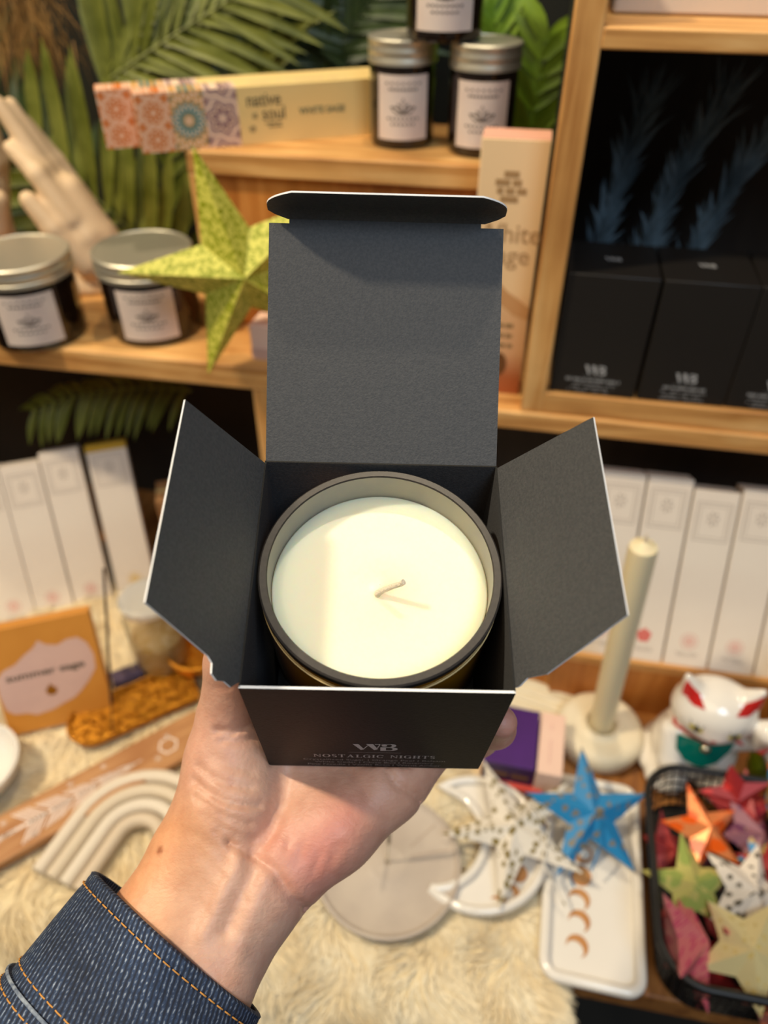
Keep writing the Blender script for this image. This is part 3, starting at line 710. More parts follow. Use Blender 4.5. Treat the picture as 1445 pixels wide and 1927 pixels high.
# ---- small crate on the left shelf
OC = Vector((-.148, .693, 0)); CT = .502
cr = thing('wooden_crate', 'small oak crate on the left shelf, candle jars and incense boxes on top', 'crate', (OC.x, OC.y, .34), YAW)
hC = CT - .34
MB().box((.1200, .0625, hC - .0095), (.286, .125, .019)).build('top_board', 'oak', cr, bevel=.0015)
MB().box((-.0185, .0625, (hC - .019) / 2), (.008, .125, hC - .019)).build('side_board', 'oak_z', cr, bevel=.001)
MB().box((.2585, .0625, (hC - .019) / 2), (.008, .125, hC - .019)).build('side_board', 'oak_z', cr, bevel=.001)
MB().box((.1200, .010, (hC - .019) / 2), (.269, .006, hC - .019)).build('front_panel', 'ply', cr)
# ---- candle jars
def cpatch(mb, r, a0, a1, z0, z1, n=16, mi=0, M4=None):
    vs = []
    for k in range(n + 1):
        a = a0 + (a1 - a0) * k / n; vs += [(r * math.sin(a), -r * math.cos(a), z0), (r * math.sin(a), -r * math.cos(a), z1)]
    mb.add(vs, [(2 * k, 2 * k + 2, 2 * k + 3, 2 * k + 1) for k in range(n)], M4, mi)
def jar(name, label, loc, rz, r, h, lw, group, tilt=0):
    t = thing(name, label, 'candle', loc, rz, group)
    hb = h * .80; rl = r * 1.045
    MB().lathe([(.0001, 0), (r * .9, 0), (r * .985, .002), (r, .005), (r, hb - .006), (r * .97, hb - .002), (r * .93, hb)], 56).build('jar_body', 'jar_dark', t)
    z0 = h * .775
    pr = [(r * .9, z0), (rl, z0), (rl, z0 + h * .045), (rl * .985, z0 + h * .055), (rl * .985, z0 + h * .085), (rl, z0 + h * .10), (rl, z0 + h * .125), (rl * .985, z0 + h * .14), (rl * .985, z0 + h * .175), (rl, z0 + h * .19), (rl, h - .0012), (rl - .0012, h), (rl * .93, h), (rl * .92, h - .0006), (.0001, h - .0006)]
    MB().lathe(pr, 64).build('lid', 'lid', t)
    mb = MB(); half = lw / (2 * r); za, zb = h * .10, h * .70
    cpatch(mb, r + .0003, -half, half, za, zb); lb = mb.build('label', 'label', t)
    mb = MB(); q = random.Random(hash(label) % 999); zz = zb - h * .10
    for rw, nn, sc in ((0, 7, .62), (1, 9, .5), (5, 8, .55), (6, 6, .4)):
        z_ = zb - h * (.085 + .052 * rw) - (h * .06 if rw > 1 else 0)
        if z_ < za + .003: continue
        for k in range(nn):
            a = half * sc * (2 * k / (nn - 1) - 1); cpatch(mb, r + .0005, a - half * .045, a + half * .045, z_, z_ + h * .020, 1)
    zc = za + h * .25
    for k in range(5):                      # lotus drawing
        a = R(-64 + 32 * k); L_ = h * (.14 if k % 2 == 0 else .11)
        for s_ in (-1, 1):
            pts = [(0, 0), (s_ * .18, .5), (0, 1)]
            for (x0, y0), (x1, y1) in zip(pts, pts[1:]):
                f = lambda X, Y: ((X * math.cos(a) + Y * math.sin(a)) * L_ / r, zc + (-X * math.sin(a) + Y * math.cos(a)) * L_)
                (aa, za_), (ab, zb_) = f(x0, y0), f(x1, y1); w_ = .0007
                g = lambda A, Z: ((r + .0005) * math.sin(A), -(r + .0005) * math.cos(A), Z)
                mb.add([g(aa, za_ - w_), g(ab, zb_ - w_), g(ab, zb_ + w_), g(aa, za_ + w_)], [(0, 1, 2, 3)])
    mb.build('label_print', 'ink', lb, smooth=0)
    return t
def face_cam(p, extra=0): return math.atan2(-p.x, p.y) * -1 * -1 + R(extra)
ja = on(100, 655, .34); ja = ja + Vector((ja.x, ja.y, 0)).normalized() * .036; ja.x += -.006
jar('candle_jar', 'larger dark candle jar with aluminium lid at the left picture edge, on the left shelf', ja, R(16), .0440, .080, .053, 'dark candle jars')
jb = on(305, 652, .34); jb = jb + Vector((jb.x, jb.y, 0)).normalized() * .042
jar('candle_jar', 'larger dark candle jar with aluminium lid, half hidden by the lime green star', jb, R(8), .0440, .080, .053, 'dark candle jars')
jc = on(757, 284, CT) + Vector((0, .028, 0))
jar('candle_jar', 'small dark candle jar with aluminium lid on the crate beside the cream incense box', jc, R(0), .0275, .081, .044, 'dark candle jars')
jd = on(905, 300, CT) + Vector((.001, .028, 0))
jar('candle_jar', 'small dark candle jar with aluminium lid on the crate behind the tall cream box', jd, R(-6), .0275, .081, .044, 'dark candle jars')
je = (jc + jd) / 2 + Vector((-.001, -.004, .0812))
jar('candle_jar', 'dark candle jar stacked on two others, its top beyond the picture', je, R(-4), .0300, .081, .046, 'dark candle jars')
# ---- the two long incense boxes with patterned ends
def pattern_mat(name, c1, c2, c3, rings):
    s = NT(name); b = s.b; b.inputs['Roughness'].default_value = .55
    tc = s.new('ShaderNodeTexCoord'); mp = s.new('ShaderNodeMapping'); s.ln(tc, 'Object', mp, 'Vector'); mp.inputs['Location'].default_value = rings[2]; mp.inputs['Scale'].default_value = (rings[0],) * 3
    fr = s.new('ShaderNodeVectorMath', operation='FRACTION'); s.ln(mp, 'Vector', fr, 0)
    su = s.new('ShaderNodeVectorMath', operation='SUBTRACT'); su.inputs[1].default_value = (.5, .5, .5); s.ln(fr, 'Vector', su, 0)
    sp = s.new('ShaderNodeSeparateXYZ'); s.ln(su, 'Vector', sp, 'Vector'); cb = s.new('ShaderNodeCombineXYZ'); s.ln(sp, 'X', cb, 'X'); s.ln(sp, 'Z', cb, 'Y')
    le = s.new('ShaderNodeVectorMath', operation='LENGTH'); s.ln(cb, 'Vector', le, 0)
    an = s.new('ShaderNodeMath', operation='ARCTAN2'); s.ln(sp, 'X', an, 0); s.ln(sp, 'Z', an, 1)
    mu = s.new('ShaderNodeMath', operation='MULTIPLY'); mu.inputs[1].default_value = rings[1]; s.ln(an, 'Value', mu, 0)
    si = s.new('ShaderNodeMath', operation='SINE'); s.ln(mu, 'Value', si, 0)
    m2 = s.new('ShaderNodeMath', operation='MULTIPLY_ADD'); m2.inputs[1].default_value = .05; s.ln(si, 'Value', m2, 0); s.ln(le, 'Value', m2, 2)
    rp = s.new('ShaderNodeValToRGB'); rp.color_ramp.interpolation = 'CONSTANT'; e = rp.color_ramp.elements
    e[0].position = 0; e[0].color = c2; e[1].position = .07; e[1].color = c3
    for p_, c_ in ((.13, c1), (.26, c2), (.31, c1), (.38, c3), (.46, c2), (.52, c3), (.60, c1)): k = e.new(p_); k.color = c_
    s.ln(m2, 'Value', rp, 'Fac'); s.ln(rp, 'Color', b, 'Base Color'); return s.m
ORG, TEA, MAU, CRM = srgb(206, 112, 36), srgb(64, 128, 128), srgb(140, 106, 108), srgb(236, 204, 176)
p0 = on(270, 291, CT); p1 = on(457, 276, CT); p2 = on(695, 255, CT)
ddir = Vector((p2.x - p0.x, p2.y - p0.y, 0)); yawB = math.atan2(ddir.y, ddir.x); sc_ = (p1 - p0).length / 3
HB = .0455; DB = .022
for j in range(2):
    off = Vector((-ddir.y, ddir.x, 0)).normalized() * (.0015 + j * (DB + .0008)) - ddir.normalized() * (sc_ * 1.02 * j)
    t = thing('incense_box', ('long cream incense box at the front of the crate, orange, teal and mauve patterned end', 'long cream incense box behind another, its patterned orange end sticking out further left')[j], 'incense box', p0 + off, yawB, 'long cream incense boxes on the crate')
    Lb = .245
    MB().box((sc_ * 3 + (Lb - sc_ * 3) / 2, DB / 2, HB / 2), (Lb - sc_ * 3, DB, HB)).build('carton', 'cream_box', t, bevel=.0004)
    for k, (c1, c3, sc2, nn, nm) in enumerate(((ORG, srgb(226, 160, 120), 1 / .0205, 8, 'orange patterned end'), (TEA, srgb(206, 150, 70), 1 / .036, 16, 'teal patterned band'), (MAU, srgb(190, 160, 150), 1 / .030, 6, 'mauve patterned band'))):
        pm = pattern_mat('pattern_%s_%d' % (nm.split()[0], j), c1, CRM, c3, (sc2, nn, (.5 - sc_ * (k + .5) * sc2, 0, (.5 if k else .42) - HB * .5 * sc2 if k != 0 else .02)))
        q = MB().box((sc_ * (k + .5), DB / 2, HB / 2), (sc_, DB, HB)).build('patterned_band', pm, t, bevel=.0004); q['label'] = nm
    if j == 0:
        FMx = face_m((sc_ * 3, -.0002, 0), (1, 0, 0), (0, 0, 1)); mb = MB()
        join_me(mb, text_me('native', .0145, 'LEFT', FMx @ Matrix.Translation((.007, .0345, 0)), .0001, .86)); join_me(mb, text_me('soul', .0145, 'LEFT', FMx @ Matrix.Translation((.0195, .0235, 0)), .0001, .86))
        for k in range(8):
            a = k * math.pi / 4
            for cx_, cy_, rr in ((.0135, .0225, .0036), (.0105, .0125, .0042)):
                mb.add([(cx_ + rr * .25 * math.cos(a - .5), cy_ + rr * .25 * math.sin(a - .5), 0), (cx_ + rr * math.cos(a), cy_ + rr * math.sin(a), 0), (cx_ + rr * .25 * math.cos(a + .5), cy_ + rr * .25 * math.sin(a + .5), 0)], [(0, 1, 2)], FMx)
        dashes(mb, .018, 2, FMx @ Matrix.Translation((.029, .0155, 0)), .0012, .0026, seed=2)
        mb.build('brand_lettering', 'ink_dark', t, smooth=0)
        me = text_me('WHITE SAGE', .0074, 'LEFT', FMx @ Matrix.Translation((.052, .0235, 0)), .0002, .95); link('scent_lettering', me, mat('green_grey_ink', srgb(92, 100, 74), .7), t, smooth=0)
        mb = MB(); dashes(mb, .10, 1, face_m((sc_ * 3 + .06, DB * .5, HB + .0002), (1, 0, 0), (0, 1, 0)), .0016, .003, seed=8); mb.build('small_print', 'ink_soft', t, smooth=0)
# ---- tall cream box in front of the crate
pr_ = Vector((.1235, .6055, .316))
t = thing('incense_box', 'tall cream box with brown mountain print standing beside the cubby post', 'incense box', pr_, YAW)
wB, hB, dB = .0515, .217, .028
s = NT('cream_gradient_card'); b = s.b; b.inputs['Roughness'].default_value = .5
tc = s.new('ShaderNodeTexCoord'); sp = s.new('ShaderNodeSeparateXYZ'); s.ln(tc, 'Object', sp, 'Vector'); mr = s.new('ShaderNodeMapRange'); mr.inputs[1].default_value = 0; mr.inputs[2].default_value = hB; s.ln(sp, 'Z', mr, 'Value')
rp = s.new('ShaderNodeValToRGB'); e = rp.color_ramp.elements; e[0].position = 0; e[0].color = srgb(168, 88, 44); e[1].position = 1; e[1].color = srgb(250, 214, 164)
for p_, c_ in ((.08, srgb(176, 100, 56)), (.20, srgb(222, 172, 124)), (.36, srgb(226, 180, 130)), (.45, srgb(246, 208, 156))): k = e.new(p_); k.color = c_
s.ln(mr, 'Result', rp, 'Fac'); s.ln(rp, 'Color', b, 'Base Color')
MB().box((-wB / 2, dB / 2, hB / 2), (wB, dB, hB)).build('carton', s.m, t, bevel=.0006)
MB().box((-wB / 2, dB / 2, hB + .0003), (wB - .001, dB - .001, .0006)).build('top_flap', mat('pink_top_card', srgb(232, 172, 146), .5), t)
FMx = face_m((-wB / 2, -.0002, 0), (1, 0, 0), (0, 0, 1))
mb = MB(); mb.add([(-.025, .082, 0), (-.012, .103, 0), (-.004, .108, 0), (.006, .098, 0), (.016, .092, 0), (.0225, .087, 0), (.025, .086, 0), (.025, .074, 0), (.012, .078, 0), (-.004, .090, 0), (-.016, .088, 0)], [(0, 10, 9, 1), (1, 9, 8, 2), (2, 8, 3), (3, 8, 4), (4, 8, 7, 5), (5, 7, 6)], FMx); mb.build('mountain_print', mat('brown_print', srgb(206, 154, 100), .6), t, smooth=0)
mb = MB(); join_me(mb, text_me('White', .0215, 'CENTER', FMx @ Matrix.Translation((.001, .1465, 0)), .0002, .95)); join_me(mb, text_me('Sage', .0215, 'CENTER', FMx @ Matrix.Translation((.002, .1290, 0)), .0002, .95)); mb.build('lettering', mat('taupe_ink', srgb(186, 146, 100), .6), t, smooth=0)
mb = MB()
for k in range(4): dashes(mb, (.014, .024, .026, .018)[k], 1, FMx @ Matrix.Translation((-.001, .190 - .0062 * k, .0)), .0046, .006, seed=20 + k, fill=1)
mb.build('crest_print', mat('taupe_print', srgb(176, 138, 92), .6), t, smooth=0)
mb = MB()
for k in range(3): dashes(mb, .022, 1, FMx @ Matrix.Translation((.004, .066 - .0095 * k, .0)), .0036, .006, seed=30 + k, fill=1)
mb.build('small_print', mat('brown_ink', srgb(146, 116, 74), .6), t, smooth=0)
mb = MB(); mb.prism([(.004 + .0075 * math.cos(a * .52), .030 + .012 * math.sin(a * .52)) for a in range(12)], 0, .0001, FMx); mb.build('pine_cone_print', mat('dark_brown_print', srgb(110, 70, 34), .6), t, smooth=0)
# ---- pale pink box half hidden behind the lid
pk = on(474, 676, .34)
t = thing('small_box', 'pale pink box on the left shelf, mostly hidden behind the raised lid', 'box', pk, R(-14))
MB().box((.03, .016, .0165), (.06, .028, .033)).build('carton', 'pink_card', t, bevel=.0006)
MB().box((.03, .0159, .0055), (.0603, .0285, .011)).build('lower_band', mat('mauve_band_card', srgb(206, 170, 156), .5), t)
# ---- cream hand sculpture
def sculpt(X, Y, Z):
    D = None
    def fin(pts, rs, k=.004):
        nonlocal D
        d = chain(X, Y, Z, pts, rs, None, .003); D = d if D is None else smin(D, d, k)
    # taller hand leaning left: palm, four fingers side by side in depth, thumb
    fin([(.050, 0, .0), (.030, 0, .05), (.012, .000, .095)], [.025, .022, .017])
    fin([(.045, -.012, .0), (.026, -.014, .055), (.004, -.012, .10)], [.018, .017, .013])
    for k, (yy, tip, xx) in enumerate(((-.021, .150, -.0255), (-.007, .186, -.032), (.007, .182, -.026), (.020, .165, -.022))):
        fin([(.018, yy, .075), (-.004, yy, .118), (xx, yy * .8, tip - .010)], [.0115, .0100, .0070], .003)
    fin([(.026, -.026, .03), (.004, -.034, .070), (-.012, -.036, .098)], [.014, .0115, .0085], .005)
    # the facing hand, leaning the other way
    fin([(-.095, 0, .0), (-.082, 0, .05), (-.072, 0, .095)], [.022, .021, .016])
    for k, (yy, tip) in enumerate(((-.021, .150), (-.007, .184), (.007, .180), (.020, .165))):
        fin([(-.078, yy, .075), (-.064, yy, .118), (-.058, yy * .8, tip - .01)], [.0115, .0100, .0070], .003)
    fin([(-.078, -.024, .03), (-.056, -.032, .070), (-.042, -.036, .098)], [.014, .0115, .0085], .005)
    # shared plinth
    D = smin(D, np.maximum(ell(X, Y, Z, (-.02, 0, .0), (.10, .038, .024)), -Z), .008)
    return np.maximum(D, -Z)
V, Fq = surface_nets(sculpt, (-.135, -.055, -.004), (.095, .05, .20), .0024)
V = relax(V, Fq, 2)
hs = arr_mesh('hand_sculpture', V, Fq, 'plaster')
hs.location = at(128, 440, .80); hs.location.z = .3405; hs.rotation_euler.z = R(-6)
tag(hs, 'cream ceramic sculpture of two open hands behind the left candle jar', 'ornament')
# ---- palm fronds
def frond(label, pts, n, L, wd, m, group=None, name='palm_frond', up=Vector((0, -1, .35)), ang=38, sides=(1, -1), sag=.15, seed=1, taper=.6):
    P = [Vector(p) for p in pts]; q = random.Random(seed)
    t = thing(name, label, 'plant', P[0], 0, group)
    Q = [p - P[0] for p in P]
    cur = []
    for k in range(25):                     # Catmull-like sampling by repeated interpolation
        u = k / 24; A = Q[:]
        while len(A) > 1: A = [a.lerp(b_, u) for a, b_ in zip(A, A[1:])]
        cur.append(A[0])
    MB().tube(cur, [.0022 * (1 - .7 * k / 24) for k in range(25)], 6).build('stem', m, t)
    mb = MB()
    for k in range(n):
        u = (k + .5) / n; i = min(23, int(u * 24)); p = cur[i].lerp(cur[i + 1], u * 24 - i); tg = (cur[i + 1] - cur[i]).normalized()
        for sd in sides:
            sv = tg.cross(up).normalized() * sd
            a = R(ang + q.uniform(-7, 7)); l = L * (1 - taper * abs(u - .35) ** 1.4) * q.uniform(.85, 1.1)
            d = (tg * math.cos(a) + sv * math.sin(a) + up.normalized() * q.uniform(-.12, .2)).normalized()
            wv = d.cross(up).normalized()
            vs = []; S = 5
            for j in range(S + 1):
                v = j / S; c = p + d * l * v + Vector((0, 0, -sag * l * v * v)); hw = wd * (math.sin(math.pi * (v * .86 + .09)) ** .8) * (1 if j < S else .1)
                vs += [c - wv * hw + up.normalized() * hw * .35, c, c + wv * hw + up.normalized() * hw * .35]
            mb.add(vs, [(3 * j, 3 * j + 1, 3 * j + 4, 3 * j + 3) for j in range(S)] + [(3 * j + 1, 3 * j + 2, 3 * j + 5, 3 * j + 4) for j in range(S)])
    mb.build('leaflets', m, t, smooth=60)
    return t
G = 'palm fronds against the back wall'
frond('broad green palm frond left of the crate, leaflets rising straight up', [at(330, 520, .86), at(230, 410, .86), at(60, 270, .88)], 12, .14, .0078, 'leaf', G, ang=50, sag=-.05, seed=2, sides=(1, -1))
frond('green palm frond crossing the top left corner beside the dried grass', [at(190, 165, .92), at(240, 60, .92), at(330, -90, .94)], 14, .13, .0055, 'leaf', G, seed=3, ang=44)
frond('green palm frond fanning right above the patterned incense boxes', [at(205, 150, .90), at(330, 60, .90), at(500, -40, .92)], 14, .12, .005, 'leaf', G, seed=4, ang=40)
frond('upright green palm frond behind the crate, left of the candle jars', [at(440, 240, .93), at(470, 60, .93), at(490, -80, .95)], 15, .11, .006, 'leaf', G, seed=5, ang=34)
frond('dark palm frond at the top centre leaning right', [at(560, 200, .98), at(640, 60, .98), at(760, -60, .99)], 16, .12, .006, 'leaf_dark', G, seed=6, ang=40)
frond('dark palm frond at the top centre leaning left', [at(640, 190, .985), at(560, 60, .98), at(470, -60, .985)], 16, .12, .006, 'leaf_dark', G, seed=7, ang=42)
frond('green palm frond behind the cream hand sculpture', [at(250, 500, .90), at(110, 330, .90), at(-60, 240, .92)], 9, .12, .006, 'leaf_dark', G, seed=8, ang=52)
frond('dark green palm frond low behind the crate edge', [at(330, 560, .93), at(300, 420, .94), at(310, 250, .95)], 9, .11, .006, 'leaf', G, seed=9, ang=30)
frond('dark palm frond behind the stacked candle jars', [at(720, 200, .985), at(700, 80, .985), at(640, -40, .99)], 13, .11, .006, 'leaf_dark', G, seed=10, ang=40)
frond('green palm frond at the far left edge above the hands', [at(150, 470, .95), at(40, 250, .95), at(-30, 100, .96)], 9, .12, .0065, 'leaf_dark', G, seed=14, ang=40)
frond('bright green fern frond between the candle jars and the cubby post', [at(985, 330, .74), at(1000, 210, .74), at(1030, 60, .76)], 9, .060, .0075, 'leaf_bright', 'bright fern fronds', 'fern_frond', seed=11, ang=40)
frond('bright green fern frond behind the stacked jar', [at(960, 320, .77), at(950, 150, .77), at(920, 0, .78)], 11, .058, .0070, 'leaf_bright', 'bright fern fronds', 'fern_frond', seed=12, ang=36)
frond('blurred green fern frond hanging in the dark below the left shelf', [at(360, 735, .76), at(200, 715, .75), at(60, 775, .73)], 16, .05, .0045, 'leaf', None, 'fern_frond', up=Vector((0, -.6, .8)), seed=13, ang=55, sag=.5)
t = thing('dried_grass', 'brown dried grass bunch hanging in the top left corner', 'dried plant', at(60, 60, .93))
mb = MB(); q = random.Random(3)
for k in range(420):
    p = Vector((q.gauss(-.005, .022), q.gauss(0, .015), q.uniform(-.02, .09))); d = Vector((q.gauss(0, .014), q.gauss(0, .01), -q.uniform(.02, .06))); sd = Vector((.0008, 0, .0002)); mb.add([p - sd, p + sd, p + d], [(0, 1, 2)])
mb.build('seed_heads', 'pampas', t, smooth=0); MB().tube([(0, 0, -.02), (-.004, .004, .06), (-.012, .008, .16)], .0016, 6).build('stem', 'pampas', t)
# ================================================================== the table and what lies on it
OT = on(1150, 1862, 0)
tb = thing('display_table', 'wooden display table carrying the sheepskin, boxes and ornaments', 'table', (OT.x, OT.y, -.75), YAW)
TD = (OL - OT).dot(NY) + .43
MB().box((-.05, TD / 2, .735), (1.75, TD, .03)).build('table_top', 'table', tb, bevel=.002)
MB().box((-.05, .05, .68), (1.62, .02, .08)).build('apron', 'cubby_dark', tb)
for x in (-.88, .78):
    for y in (.05, TD - .05): MB().box((x, y, .36), (.05, .05, .72)).build('leg', 'table', tb, bevel=.002)
# ---- sheepskin rug, hanging over the front edge
def rug_pt(s, t):                            # s 0..1 left to right, t: metres from the front edge (negative = hanging)
    xr = -.032 - .055 * max(0, min(1, (t + .06) / .3)) - .02 * math.sin(9 * t) * .5 - (.05 * max(0, (t - .20) / .06) ** 1.5 if t > .2 else 0) - .10 * max(0, (-t - .05) / .10) ** 2
    xl = -.80
    x = xl + (xr - xl) * s
    z = .0105 + .0022 * math.sin(31 * x + 17 * t) * math.cos(23 * t - 5 * x) + .0015 * math.sin(60 * x + 3) * math.sin(52 * t)
    ed = min(1, (1 - s) / .03); z *= .25 + .75 * math.sqrt(max(ed, 0))
    r = .060
    if t >= 0: y, zz = t, z
    else:
        L = -t; a = min(L / r, math.pi / 2 * .62); y = -r * math.sin(a) * 1.0; zz = z * math.cos(a) - r * (1 - math.cos(a)); y -= z * math.sin(a)
        if L > r * math.pi / 2 * .62:
            e_ = L - r * math.pi / 2 * .62; y -= e_ * math.cos(a); zz -= e_ * math.sin(a)
    return Vector((x, y, zz))
def rug_back(s): return .235 + .19 * max(0, min(1, (.62 - s) / .18)) + .012 * math.sin(24 * s)
NS, NTt = 120, 70
G_ = np.zeros((NS + 1, NTt + 1, 3))
for i in range(NS + 1):
    s_ = i / NS; tbk = rug_back(s_)
    for j in range(NTt + 1): G_[i, j] = rug_pt(s_, tbk - (tbk + .16) * j / NTt)
    G_[i, 0, 2] = .002
rug = thing('sheepskin_rug', 'cream fluffy sheepskin rug lying on the table and hanging over its front edge', 'rug', (OT.x, OT.y, 0), YAW)
idx = lambda i, j: i * (NTt + 1) + j
arr_mesh('hide', G_.reshape(-1, 3), [(idx(i, j), idx(i, j + 1), idx(i + 1, j + 1), idx(i + 1, j)) for i in range(NS) for j in range(NTt)], 'rug_base', rug)
NF = 30000
fi = nrs.rand(NF) ** .75 * NS * .999; fj = nrs.rand(NF) * NTt * .999
fi[:2200] = NS * .999 - nrs.rand(2200) * 1.5
i0 = fi.astype(int); j0 = fj.astype(int); a = (fi - i0)[:, None]; b = (fj - j0)[:, None]
Pf = G_[i0, j0] * (1 - a) * (1 - b) + G_[i0 + 1, j0] * a * (1 - b) + G_[i0, j0 + 1] * (1 - a) * b + G_[i0 + 1, j0 + 1] * a * b
ti = G_[i0 + 1, j0] - G_[i0, j0]; tj = G_[i0, j0 + 1] - G_[i0, j0]
ti /= np.linalg.norm(ti, axis=1)[:, None] + 1e-9; tj /= np.linalg.norm(tj, axis=1)[:, None] + 1e-9
nm = np.cross(tj, ti); nm /= np.linalg.norm(nm, axis=1)[:, None] + 1e-9
nm *= np.sign(nm[:, 2:3] + 1e-6 - .2 * nm[:, 1:2])
ph = np.sin(fi * .55) * 1.3 + np.cos(fj * .6 + fi * .21) * 1.2 + nrs.randn(NF) * .35
L = (.013 + .008 * nrs.rand(NF))[:, None]
d1 = ti * np.sin(ph)[:, None] * .8 + tj * (.55 + .4 * np.cos(ph))[:, None] + nm * (.34 + .2 * nrs.rand(NF))[:, None]
edge = np.clip(1 - (NS - fi) / 3, 0, 1)[:, None]; d1 += ti * edge * 1.1
d1 /= np.linalg.norm(d1, axis=1)[:, None]
d2 = d1 * .9 - nm * .38; 
sd = np.cross(d1, nm); sd /= np.linalg.norm(sd, axis=1)[:, None] + 1e-9; sd *= .0007
mid = Pf + d1 * L * .5; tip = mid + d2 * L * .5
VV = np.stack([Pf - sd, Pf + sd, mid + sd * .8, mid - sd * .8, tip + sd * .2, tip - sd * .2], 1).reshape(-1, 3)
k6 = np.arange(NF)[:, None] * 6
FF = np.concatenate([k6 + np.array([[0, 1, 2, 3]]), k6 + np.array([[3, 2, 4, 5]])])
fur = arr_mesh('fur_pile', VV, FF, 'fur', rug); fur['kind'] = 'stuff'
ZR_ = .0165                                 # things rest on the pressed-down fur
# ---- white incense boxes
def inc_box(label, loc, yaw, tilt, w_, logo, group, hgt=.204, dp=.026, top='white_card', roll=0, seed=0):
    t = thing('incense_box', label, 'incense box', loc, 0, group, rot=(-R(tilt), R(roll), yaw))
    MB().box((0, dp / 2, hgt / 2), (w_, dp, hgt)).build('carton', 'white_card', t, bevel=.0005)
    if top != 'white_card': MB().box((0, dp / 2 - .0002, hgt - .0032), (w_ + .0006, dp + .0006, .0080)).build('top_flap', top, t)
    FMx = face_m((0, -.0002, 0), (1, 0, 0), (0, 0, 1)); mb = MB()
    def fr(cx, cy, ww, hh, th):
        for (x0, y0, x1, y1) in ((-ww, -hh, ww, -hh + th), (-ww, hh - th, ww, hh), (-ww, -hh + th, -ww + th, hh - th), (ww - th, -hh + th, ww, hh - th)):
            mb.add([(cx + x0, cy + y0, 0), (cx + x1, cy + y0, 0), (cx + x1, cy + y1, 0), (cx + x0, cy + y1, 0)], [(0, 1, 2, 3)], FMx)
    fr(0, hgt - .030, w_ * .39, .019, .0009); fr(0, hgt - .030, w_ * .31, .0155, .0006)
    q = random.Random(seed)
    for k in range(7): 
        a = k * .9; mb.add([(.001 * math.cos(a), hgt - .027 + .001 * math.sin(a), 0), (.0055 * math.cos(a + .25), hgt - .027 + .007 * math.sin(a + .25), 0), (.0055 * math.cos(a - .15), hgt - .027 + .007 * math.sin(a - .15), 0)], [(0, 1, 2)], FMx)
    mb.build('frame_print', 'ink_soft', t, smooth=0)
    mb = MB(); c_ = (0, .027)
    if logo == 'pinkred':
        for k in range(5): a = R(90 + 72 * k); mb.prism([(c_[0] + .0040 * math.cos(a) + .0033 * math.cos(R(45 * j)), c_[1] + .0040 * math.sin(a) + .0036 * math.sin(R(45 * j))) for j in range(8)], 0, .00005 + .00001 * k, FMx)
    else:
        r_ = .0082
        for k in range(24):
            a0, a1 = k * math.pi / 12, (k + 1) * math.pi / 12
            for ro, ri in ((1, .84), (.62, .0)): mb.add([(c_[0] + r_ * ro * math.cos(a0), c_[1] + r_ * ro * math.sin(a0), 0), (c_[0] + r_ * ro * math.cos(a1), c_[1] + r_ * ro * math.sin(a1), 0), (c_[0] + r_ * ri * math.cos(a1), c_[1] + r_ * ri * math.sin(a1), 0), (c_[0] + r_ * ri * math.cos(a0), c_[1] + r_ * ri * math.sin(a0), 0)] if ri else [(c_[0] + r_ * ro * math.cos(a0), c_[1] + r_ * ro * math.sin(a0), 0), (c_[0] + r_ * ro * math.cos(a1), c_[1] + r_ * ro * math.sin(a1), 0), (c_[0], c_[1], 0)], [(0, 1, 2, 3)] if ri else [(0, 1, 2)], FMx)
    mb.build('round_logo', logo, t, smooth=0)
    mb = MB(); dashes(mb, w_ * .55, 2, FMx @ Matrix.Translation((0, .0135, 0)), .0010, .0024, seed=seed + 50); mb.build('small_print', 'ink_soft', t, smooth=0)
    return t
GL = 'white incense boxes at the left'
b0 = Vector((-.308, .648, 0)); dl = Vector((.957, .29, 0)).normalized()
for k, (lab, off, lg, tp, w_, hg) in enumerate((('white incense box at the far right of the left row, yellow top, pale gold mark', 0, 'goldpale', 'yellow_card', .043, .204), ('white incense box second from the right in the left row, beside a dark gap', -.0520, 'pinkpale', 'white_card', .041, .206),
                                      ('white incense box with clear square frame and pink mark, third in the left row', -.0985, 'pinkpale', 'white_card', .041, .199), ('white incense box at the left picture edge with round pink mark', -.1450, 'pinkpale', 'white_card', .041, .201))):
    p = on(*((263, 1128), (181, 1147), (109, 1164), (37, 1181))[k]); inc_box(lab, (p.x, p.y, 0.0005), math.atan2(dl.y, dl.x), 26, w_ + .0015, lg, GL, hgt=hg - .010, top=tp, seed=k)
# ---- riser with the boxes at the right
ORS = on(1150, 1335, 0)
def rl(x, y, z): return ORS + DX * x + NY * y + Vector((0, 0, z))
rs2 = thing('wooden_riser', 'low wooden riser on the table at the right, white incense boxes standing on it', 'riser', ORS, YAW)
MB().box((.13, .060, .0745), (.40, .12, .011)).build('top_board', 'oak', rs2, bevel=.001)
MB().box((.13, .005, .0345), (.396, .008, .069)).build('front_board', 'ply', rs2)
for x in (-.066, .326): MB().box((x, .064, .0345), (.008, .108, .069)).build('side_board', 'oak_z', rs2)
GR = 'white incense boxes on the riser'
for k, (lab, px, py, lg, w_, hg) in enumerate((('white incense box on the riser, mostly hidden behind the right box flap', 1120, 1215, 'pinkpale', .041, .207), ('white incense box on the riser with red flower mark, behind the taper candle', 1217, 1243, 'pinkred', .041, .207),
                                      ('white incense box on the riser with pink round mark, second from the right', 1300, 1255, 'pinkpale', .040, .199), ('white incense box on the riser with pink round mark, above the cat', 1368, 1262, 'pinkpale', .040, .204),
                                      ('white incense box on the riser at the right picture edge', 1440, 1275, 'pinkpale', .040, .200))):
    p = on(1203, 1242, .0802) + DX * ((k - 1) * .0432); inc_box(lab, p, YAW, 26, .041, lg, GR, hgt=hg - .020, seed=20 + k)
